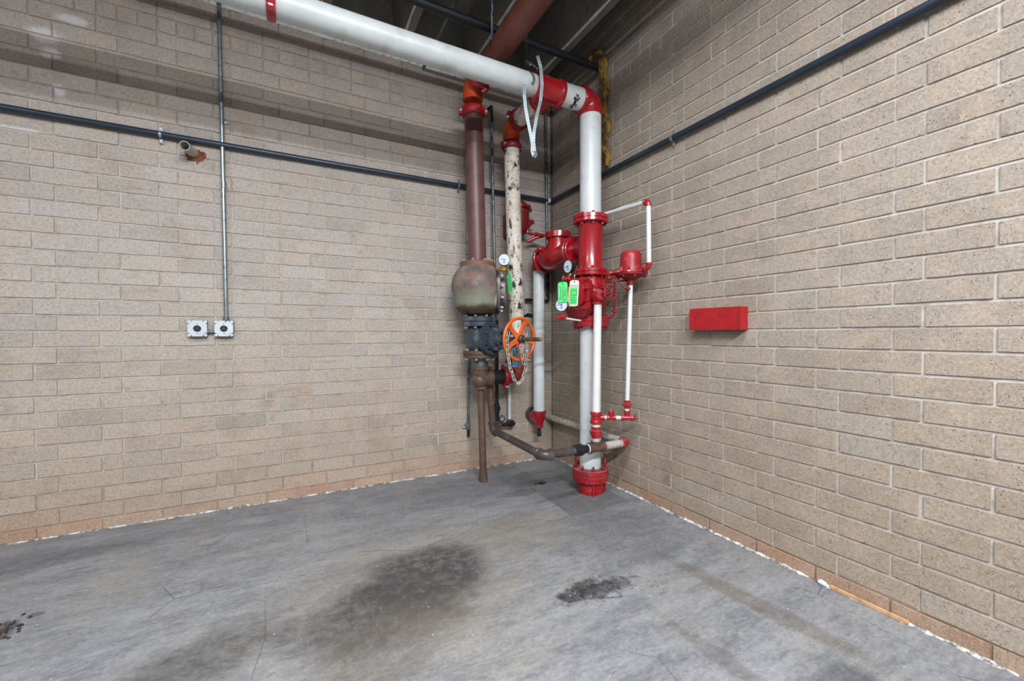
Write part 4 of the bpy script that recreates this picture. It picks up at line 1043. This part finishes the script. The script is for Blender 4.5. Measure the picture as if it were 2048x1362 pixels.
# ---------------- thin pipes on the left wall
def at(px, py, Y): return px_pt(px, py, Y)
c1 = thing('wall_conduit', 'thin galvanized conduit just left of the brown riser', 'conduit', at(937, 872, -.03))
obj('pipe', MB().tube([at(934, 60, -.032), at(934, 300, -.032), at(936, 640, -.032), at(937, 862, -.032)], .0125, 16), M['galv_old'], c1)
obj('end_cap', MB().cyl(at(937, 858, -.032), at(937, 873, -.032), .013, 14), M['iron_dark'], c1)
obj('bracket', MB().cyl(at(937, 842, -.032), at(937, 857, -.032), .017, 14).cyl(at(928, 850, -.004), at(928, 850, -.012), .03, 20).cyl(at(928, 850, -.01), at(936, 850, -.03), .012, 12), M['galv_old'], c1)
c2 = thing('trim_riser', 'thin steel pipe right of the brown riser, bent over at its top', 'pipe', at(995, 845, -.08))
obj('pipe', MB().tube([at(967, 228, -.27), at(983, 212, -.09), at(984, 300, -.09), at(989, 520, -.09), at(994, 700, -.09), at(994, 806, -.09)], [.0125] * 6, 16, bend=0), M['galv_old'], c2)
obj('black_section', MB().cyl(at(993.5, 640, -.09), at(994, 806, -.09), .0165, 18, 0).tube([at(966, 229, -.285), at(983, 213, -.085), at(984, 245, -.088)], .014, 14, bend=.02), M['iron_dark'], c2)
obj('union', MB().lathe(at(994, 826, -.09), Z_, [(0, .022), (.01, .026), (.03, .026), (.032, .034), (.06, .034), (.062, .026), (.09, .024)], 8, smooth=False), M['iron_dark'], c2)
obj('lower_nipple', MB().cyl(at(994, 848, -.09), at(994, 824, -.09), .021, 18, 0), M['iron_dark'], c2)
e1 = at(994, 851, -.09)
tag(obj('pipe_elbow', MB().elbow(e1, Z_, X_, .022, .02, 1.3, .02, 20).cyl(e1 + Z_ * .035, e1 + Z_ * .043, .024, 16, 0), M['iron_brown']), 'small brown elbow under the black union near the left wall', 'pipe fitting')
e2 = e1 + X_ * .175
tag(obj('trim_pipe', MB().cyl(e1 + X_ * .03, e2 - X_ * .01, .0185, 18, 0), M['iron_dark']), 'short dark pipe low on the left wall leading right to a black elbow', 'pipe')
tag(obj('pipe_elbow', MB().elbow(e2, -X_, Y_, .024, .022, 1.25, .02, 20), M['iron_dark']), 'small black elbow below the thin white pipe on the left wall', 'pipe fitting')
tag(obj('trim_pipe', MB().cyl(at(1018, 700, -.045), at(1019, 838, -.045), .0175, 18, 0), M['white_small']), 'thin white pipe behind the red coupling on the left wall', 'pipe')
ew = at(1019, 846, -.045)
tag(obj('pipe_tee', MB().cyl(ew + Z_ * .035, ew - Z_ * .03, .024, 18).cyl(ew, ew + Y_ * .04, .024, 18), M['rust_red']), 'small rusty tee at the bottom of the thin white wall pipe', 'pipe fitting')
tag(obj('escutcheon', MB().lathe(at(1004, 838, -.012), Y_, [(0, .02), (.003, .035), (.01, .036)], 24).cyl(at(1004, 838, -.04), at(1004, 838, -.005), .022, 16), M['galv_old']), 'grey pipe end in the left wall beside the thin white pipe', 'pipe')
c3 = thing('corner_conduit', 'thin galvanized pipe in the corner with dark fittings at its foot', 'pipe', at(1097, 600, -.035))
obj('pipe', MB().tube([at(1090, 150, -.033), at(1092, 300, -.033), at(1094, 480, -.033), at(1096, 545, -.033)], .013, 16), M['galv_old'], c3)
obj('fittings', MB().cyl(at(1096, 545, -.035), at(1096.5, 596, -.035), .011, 12, 0).cyl(at(1096, 548, -.035), at(1096, 556, -.035), .018, 12).cyl(at(1096, 566, -.035), at(1096, 574, -.035), .016, 12).cyl(at(1096, 582, -.035), at(1096, 590, -.035), .017, 12)
    .tube([at(1096.5, 592, -.035), at(1097, 602, -.035), at(1060, 600, -.045)], .013, 12, bend=.03).cyl(at(1062, 600, -.045), at(1051, 600, -.045), .017, 12), M['iron_dark'], c3)
tag(obj('pipe_plug', MB().cyl(at(1060, 631, -.2), V((at(1060, 631, -.2).x, -.002, at(1060, 631, -.2).z)), .014, 12, 0).cyl(at(1054, 630, -.2), at(1065, 632, -.2), .020, 14), M['iron_dark']), 'small black plug showing right of the peeling riser above the orange wheel', 'pipe fitting')

# water motor / accelerator on the left wall behind the peeling riser
wy = -.13; wc_ = at(1037, 440, wy)
tm = thing('pump_housing', 'dark red domed device with lugs behind the peeling riser', 'device', at(1037, 500, wy))
k = 4.0 / FPX
def wz(py): return at(1037, py, wy).z
b = MB().lathe(V((wc_.x, wy, wz(418))), Z_, [(0, .105), (.012, .102), (.04, .085), (.075, .05), (.09, .02), (.093, 0)], 32)
obj('dome', b, M['dark_red'], tm)
b = MB().lathe(V((wc_.x, wy, wz(470))), Z_, [(0, .055), (.03, .075), (.07, .092), (.13, .098), (.21, .103), (.25, .105)], 32)
b.sphere(V((wc_.x - .105, wy, wz(433))), .042, (.8, .8, 1)).sphere(V((wc_.x + .10, wy, wz(444))), .046, (.8, .8, 1))
b.cyl(V((wc_.x + .1, wy, wz(447))), V((wc_.x + .155, wy - .02, wz(440))), .022, 6, smooth=False)
obj('body', b, M['dark_red'], tm)
b = MB().prism(V((wc_.x, wy, wz(420))), Z_, X_, [(.118 * math.cos(2 * PI * i / 32) * (1.25 if i % 8 in (0,) else 1), .118 * math.sin(2 * PI * i / 32) * (1.25 if i % 8 in (0,) else 1)) for i in range(32)], .03, False)
obj('flange', b, M['dark_red'], tm)
obj('wall_mount', MB().box(V((wc_.x - .03, wy + .07, wz(450))), (X_, Y_, Z_), (.16, .1, .22), .01).tube([V((wc_.x - .07, wy - .02, wz(455))), V((wc_.x - .035, wy - .02, wz(500)))], .03, 12), M['dark_red'], tm)
w0 = at(1053, 449, wy - .02); w1 = at(1055, 468, wy - .02); w2 = at(1070, 468, wy - .03); w3 = at(1100, 472, -.30); w4 = at(1112, 472, -.44)
tag(obj('trim_pipe', MB().tube([w0, w1, w2, w3, w4], .0125, 14, bend=.04).cyl(w1 + Z_ * .03, w1 + Z_ * .01, .017, 12).cyl(w2, w2 + (w3 - w2).normalized() * .03, .02, 12)
    .tube([at(1088, 471, -.2), at(1070, 476, -.16), at(1055, 483, -.13)], .016, 12), M['red']), 'red trim pipe with a strainer between the domed device and the check valve', 'pipe')

# ---------------- conduits on the walls
bl = thing('black_conduit', 'long blue-black conduit running level along the left wall to the corner', 'conduit', (-.05, -.03, 2.60))
obj('pipe', MB().tube([(-6, -.03, 2.622), (-.075, -.03, 2.626)], .0205, 20), M['conduit'], bl)
obj('corner_bend', MB().tube([(-.09, -.03, 2.626), (-.03, -.03, 2.6265), (-.03, -.09, 2.627)], .022, 20, bend=.045), M['conduit'], bl)
obj('corner_label', MB().cyl((-.075, -.0305, 2.626), (-.045, -.034, 2.626), .0235, 20), M['white_small'], bl)
br = tag(obj('black_conduit', MB().tube([(-.03, -.09, 2.627), (-.03, -6, 2.622)], .0205, 20), M['conduit']), 'long blue-black conduit running level along the right wall', 'conduit')
def clamp(c, d, label):
    c = V(c); d = V(d); g_ = thing('pipe_clamp', label, 'clamp', c)
    n = V((-d.y, d.x, 0)) if True else None
    n = V((0, -1, 0)) if abs(d.x) > .5 else V((-1, 0, 0))
    b = MB().lathe(c - d * .008, d, [(0, .0215), (.0005, .024), (.016, .024), (.0165, .0215)], 20)
    b.box(c + Z_ * .036 - n * .012, (d, Z_, n), (.02, .035, .004), .001).box(c - Z_ * .036 - n * .012, (d, Z_, n), (.02, .035, .004), .001)
    obj('band', b, M['galv'], g_)
    for s_ in (-1, 1): obj('screw', MB().hexbolt(c + Z_ * .04 * s_ - n * .01, n, .007, .006), M['steel'], g_)
p = at(321, 263, -.03); clamp((p.x, -.03, 2.622), (1, 0, 0), 'steel strap clamp on the blue-black conduit left of the vertical conduit')
p = at(917, 368, -.03); clamp((p.x, -.03, 2.626), (1, 0, 0), 'steel strap clamp on the blue-black conduit just left of the brown riser')
r_ = RM @ V(((1345 - 1024) / FPX, -(273 - CYP) / FPX, -1.0)); tt_ = (-.03 - CAM.x) / r_.x; p = CAM + r_ * tt_
clamp((-.03, p.y, 2.626), (0, 1, 0), 'steel strap clamp on the conduit of the right wall')

# vertical conduit and outlet boxes
vc = thing('wall_conduit', 'bright galvanized conduit dropping to the right-hand outlet box', 'conduit', at(452, 645, -.03))
obj('pipe', MB().tube([at(434, -60, -.03), at(437.5, 0, -.03), at(445, 300, -.03), at(452.5, 640, -.03)], .0135, 18), M['galv'], vc)
obj('coupling', MB().cyl(at(447, 363, -.03), at(447.3, 376, -.03), .017, 16), M['galv'], vc)
obj('connector', MB().cyl(at(452, 634, -.03), at(452.4, 645, -.03), .019, 16), M['galv_old'], vc)
p = at(446, 243, -.02)
obj('clip', MB().box(p + V((.012, .012, 0)), (X_, Y_, Z_), (.05, .004, .02), .001).cyl(p + V((.026, .012, 0)), p + V((.026, .002, 0)), .007, 10), M['galv'], vc)
def outlet_box(x0, label):
    w_, zc = .112, 1.3145
    g_ = thing('outlet_box', label, 'outlet', (x0, 0, zc - w_ / 2), 'metal outlet boxes on the left wall')
    obj('box', MB().box((x0, -.02, zc), (X_, Y_, Z_), (w_, .04, w_), .006), M['box_side'], g_)
    o = []; h = w_ / 2; r1 = .017
    for sx_, sy_ in ((1, 1), (-1, 1), (-1, -1), (1, -1)):
        seq = [(h * sx_, (h - .026) * sy_), ((h - .006) * sx_, (h - .026) * sy_), ((h - .022) * sx_, (h - .012) * sy_), ((h - .026) * sx_, h * sy_)]
        o += seq if sx_ * sy_ > 0 else seq[::-1]
    cv_ = obj('cover', MB().prism((x0, -.040, zc), -Y_, X_, o, .008, False, .02), M['box_face'], g_)
    for sx_, sy_ in ((1, 1), (-1, 1), (-1, -1), (1, -1)):
        p = V((x0 + sx_ * (h - .010), -.041, zc + sy_ * (h - .010)))
        obj('ear', MB().cyl(p, p - Y_ * .004, .011, 14).cyl(p - Y_ * .004, p - Y_ * .006, .005, 8), M['box_face'], cv_)
    rc = obj('receptacle', MB().lathe((x0, -.047, zc), -Y_, [(0, .0225), (.004, .0225), (.005, .020)], 32), M['black'], g_)
    sl = MB()
    for k_ in range(3):
        a = PI / 2 + 2 * PI * k_ / 3; p = V((x0 + .011 * math.cos(a), -.0522, zc + .011 * math.sin(a)))
        sl.box(p, (V((-math.sin(a), 0, math.cos(a))), Y_, V((math.cos(a), 0, math.sin(a)))), (.010, .001, .003), 0)
    sl.cyl((x0, -.052, zc), (x0, -.0535, zc), .004, 10, 0)
    obj('slots', sl, M['galv_old'], rc)
    for s_ in (-1, 1): obj('screw', MB().cyl((x0, -.047, zc + s_ * .034), (x0, -.050, zc + s_ * .034), .0035, 8), M['galv_old'], g_)
outlet_box(-2.966, 'left outlet box, square grey metal with a round black socket')
outlet_box(-2.812, 'right outlet box, under the bright vertical conduit')
tag(obj('conduit_nipple', MB().cyl((-2.912, -.022, 1.292), (-2.866, -.022, 1.292), .011, 14, 0).cyl((-2.912, -.022, 1.292), (-2.90, -.022, 1.292), .016, 8), M['galv_old']), 'short steel nipple joining the two outlet boxes', 'conduit')

# stub pipe from the wall with rust stain
sa, sb = V((-2.985, .0, 2.548)), V((-3.006, -.15, 2.532))
ts = thing('stub_pipe', 'short open grey pipe end sticking out of the left wall', 'pipe', sa)
dd = (sb - sa)
obj('pipe', MB().lathe(sa, dd, [(0, .031), (dd.length, .031), (dd.length + .0005, .0265), (.03, .0265), (.029, .001)], 32, caps=False), M['dusty_white'], ts)
s_ = MB(); n = 90; c_ = s_.bm.verts.new(V((-2.975, -.003, 2.53))); ring = []
for i in range(n):
    a = 2 * PI * i / n; rr = .047 * (1 + .10 * math.sin(2 * a + 1) + .07 * math.sin(5 * a) + .05 * math.sin(11 * a + 2) + random.uniform(-.06, .06)) + (.022 if abs(a - 4.9) < .12 else 0)
    ring.append(s_.bm.verts.new(V((-2.972 + rr * 1.2 * math.cos(a), -.0015, 2.53 + rr * math.sin(a)))))
for i in range(n): s_.bm.faces.new((c_, ring[i], ring[(i + 1) % n]))
obj('rust_patch', s_, M['rust'], ts)

# red box on the right wall
tr_ = thing('red_box', 'long red painted metal box fixed to the right wall', 'box', (-.04, -1.93, 1.30))
fr_t = .07
b = MB(); ya, yb = -1.752, -2.108
def RBx(px, py):
    r = RM @ V(((px - 1024) / FPX, -(py - CYP) / FPX, -1.0)); return CAM + r * ((-fr_t - CAM.x) / r.x)
zTL, zTR, zBL, zBR = RBx(1379, 618).z, RBx(1486, 612).z, RBx(1377, 660).z, RBx(1484, 659.5).z
v8 = [V((x, y, z)) for x in (-fr_t, -.001) for y, z in ((ya, zBL), (yb, zBR), (yb, zTR), (ya, zTL))]
vv = [b.bm.verts.new(q_) for q_ in v8]
for f in ((0, 1, 2, 3), (4, 5, 6, 7), (0, 1, 5, 4), (1, 2, 6, 5), (2, 3, 7, 6), (3, 0, 4, 7)): b.bm.faces.new([vv[i] for i in f])
bmesh.ops.bevel(b.bm, geom=b.bm.edges[:], offset=.002, segments=2, affect='EDGES')
obj('housing', b, M['box_red'], tr_)
obj('screw', MB().cyl((-fr_t, -1.975, 1.392), (-fr_t - .003, -1.975, 1.392), .006, 10), M['red_dusty'], tr_)
obj('lid_lip', MB().box((-fr_t - .0015, yb + .008, (zTR + zBR) / 2), (X_, Y_, Z_), (.005, .006, zTR - zBR - .01), .001), M['red_dusty'], tr_)

# ---------------- overhead: black pipe, insulation, small conduit, rod
tag(obj('overhead_pipe', MB().tube([(-6, -.80, 3.535), (-.01, -.80, 3.540)], .029, 24), M['black_pipe']), 'slim black pipe overhead crossing behind the brown pipe into the right wall', 'pipe')
tag(obj('overhead_conduit', MB().tube([(-1.345, -.02, 3.60), (-1.36, -5, 3.60)], .0125, 14), M['galv_old']), 'thin grey conduit overhead, parallel to the roof beams', 'conduit')
tr2 = thing('hanger_rod', 'dark steel rod overhead between the black pipe and the brown pipe', 'rod', px_pt(983, 92, None, 3.0))
pr_ = px_pt(983, 92, None, 3.02); 
obj('rod', MB().cyl(pr_, V((pr_.x, pr_.y, 4.1)), .005, 10, 0).cyl(V((pr_.x + .02, pr_.y + .03, pr_.z + .1)), V((pr_.x + .02, pr_.y + .03, 4.1)), .009, 10, 0), M['galv_old'], tr2)
obj('nut', MB().hexbolt(pr_, Z_, .013, .012).hexbolt(pr_ + Z_ * .025, Z_, .011, .01).tube([pr_, pr_ + V((-.02, -.01, -.10))], .0015, 6), M['iron_dark'], tr2)
obj('bracket', MB().box(V((pr_.x - .0, pr_.y, 3.80)), (X_, Y_, Z_), (.16, .12, .12), .004), M['black'], tr2)

# insulation stuffing hanging down the right wall from the pipe hole
s_ = MB(); pts = []; rad = []
N = 46
for i in range(N):
    q_ = i / (N - 1); z = 3.61 - q_ * (3.61 - 2.672)
    y = -.845 - .045 * q_ + .012 * math.sin(q_ * 17) + random.uniform(-.004, .004)
    pts.append(V((-.035 + .006 * math.sin(q_ * 23), y, z))); rad.append((.036 - .013 * q_) * (1 + .18 * math.sin(q_ * 31)) * (1 if 0 < i < N - 1 else .5))
s_.tube(pts, rad, 20)
s_.tube([V((-.035, -.85, 3.58)), V((-.05, -.82, 3.66)), V((-.06, -.76, 3.69)), V((-.07, -.72, 3.66)), V((-.06, -.71, 3.62))], [.03, .026, .022, .018, .012], 14, bend=0)
for i in range(9):
    ang = random.uniform(0, 6.28); pp = []
    for j in range(24):
        q_ = j / 23; base_ = pts[int(q_ * (N - 1))]; r0 = rad[int(q_ * (N - 1))] * .85
        a = ang + q_ * 4 * (1 if i % 2 else -1)
        pp.append(base_ + V((math.cos(a) * r0 * .9, math.sin(a) * r0, 0)))
    s_.tube(pp, [.010 * (1 + .3 * math.sin(j)) for j in range(24)], 8)
for q_ in s_.bm.verts:
    q_.co += V((random.uniform(-.002, .002), random.uniform(-.003, .003), random.uniform(-.002, .002)))
    if q_.co.x > -.002: q_.co.x = -.002
tag(obj('insulation_strip', s_, M['insul']), 'ragged yellow-brown insulation strip hanging down the right wall beside the riser', 'insulation')

# brown sealant run in the upper corner
s_ = MB(); pts = [V((-.012 + random.uniform(-.003, .003), -.008, 1.9 + i * .035)) for i in range(50)]
s_.tube(pts, [random.uniform(.006, .013) for _ in pts], 8)
o = obj('trim_4', s_, M['iron_brown']); o['kind'] = 'structure'

# ---------------- floor bits
def plate(name, pts_, h, mat, label):
    s_ = MB(); R = [[s_.bm.verts.new(V((x, y, z))) for x, y in pts_] for z in (0.0003, h)]
    s_.skin(R[0], R[1], False); s_.cap(R[0], True); s_.cap(R[1])
    return tag(obj(name, s_, mat), label, 'board')
plate('floor_board', [(-.648, -.68), (-.30, -.62), (-.26, -.70), (-.335, -.90), (-.35, -1.02), (-.425, -1.275), (-.655, -1.27)], .004, M['board'], 'thin grey board lying on the floor left of the floor flange')
plate('floor_board', [(-.345, -1.03), (-.115, -1.02), (-.12, -1.235), (-.415, -1.275)], .0035, M['board'], 'smaller thin grey board lying on the floor just in front of the floor flange')
pw = V((0, -2.53, 0)); 
tag(obj('wood_strip', MB().box((-.012, -2.70, .010), (V((.0, -1, 0)), X_, Z_), (.30, .012, .018), .002), M['tan']), 'thin raw wood strip lying along the foot of the right wall', 'wood')
s_ = MB(); ret = bmesh.ops.create_icosphere(s_.bm, subdivisions=3, radius=.018)
for q_ in s_.bm.verts: q_.co = V((q_.co.x * .8, q_.co.y * 1.2, q_.co.z * .7)) * random.uniform(.85, 1.15) + V((-.016, -2.515, .012))
tag(obj('plaster_lump', s_, M['plaster']), 'small white plaster lump at the end of the wood strip', 'debris')
s_ = MB()
for (cx_, cy_, sx_, sy_, k_, rr) in ((-1.12, -2.0, .06, .03, 90, .0032), (-1.0, -2.03, .09, .035, 60, .0028), (-.9, -1.9, .2, .1, 40, .003), (-3.49, -1.06, .04, .05, 50, .009), (-.51, -.61, .035, .02, 50, .005), (-.6, -1.5, .25, .3, 50, .003), (-.3, -1.6, .15, .3, 40, .003)):
    for i in range(k_):
        c_ = V((random.gauss(cx_, sx_), random.gauss(cy_, sy_), 0)); r0 = rr * random.uniform(.3, 1.3)
        if c_.x > -.02 or c_.x < -3.8: continue
        ret = bmesh.ops.create_icosphere(s_.bm, subdivisions=1, radius=r0)
        for q_ in ret['verts']: q_.co = V((q_.co.x * random.uniform(.8, 1.3), q_.co.y, q_.co.z * .45)) + c_ + Z_ * r0 * .3
o = tag(obj('debris', s_, M['dirt']), 'dark dirt crumbs scattered on the floor', 'debris'); o['kind'] = 'stuff'
for o in bpy.data.objects:
    if '_w' in o: del o['_w']
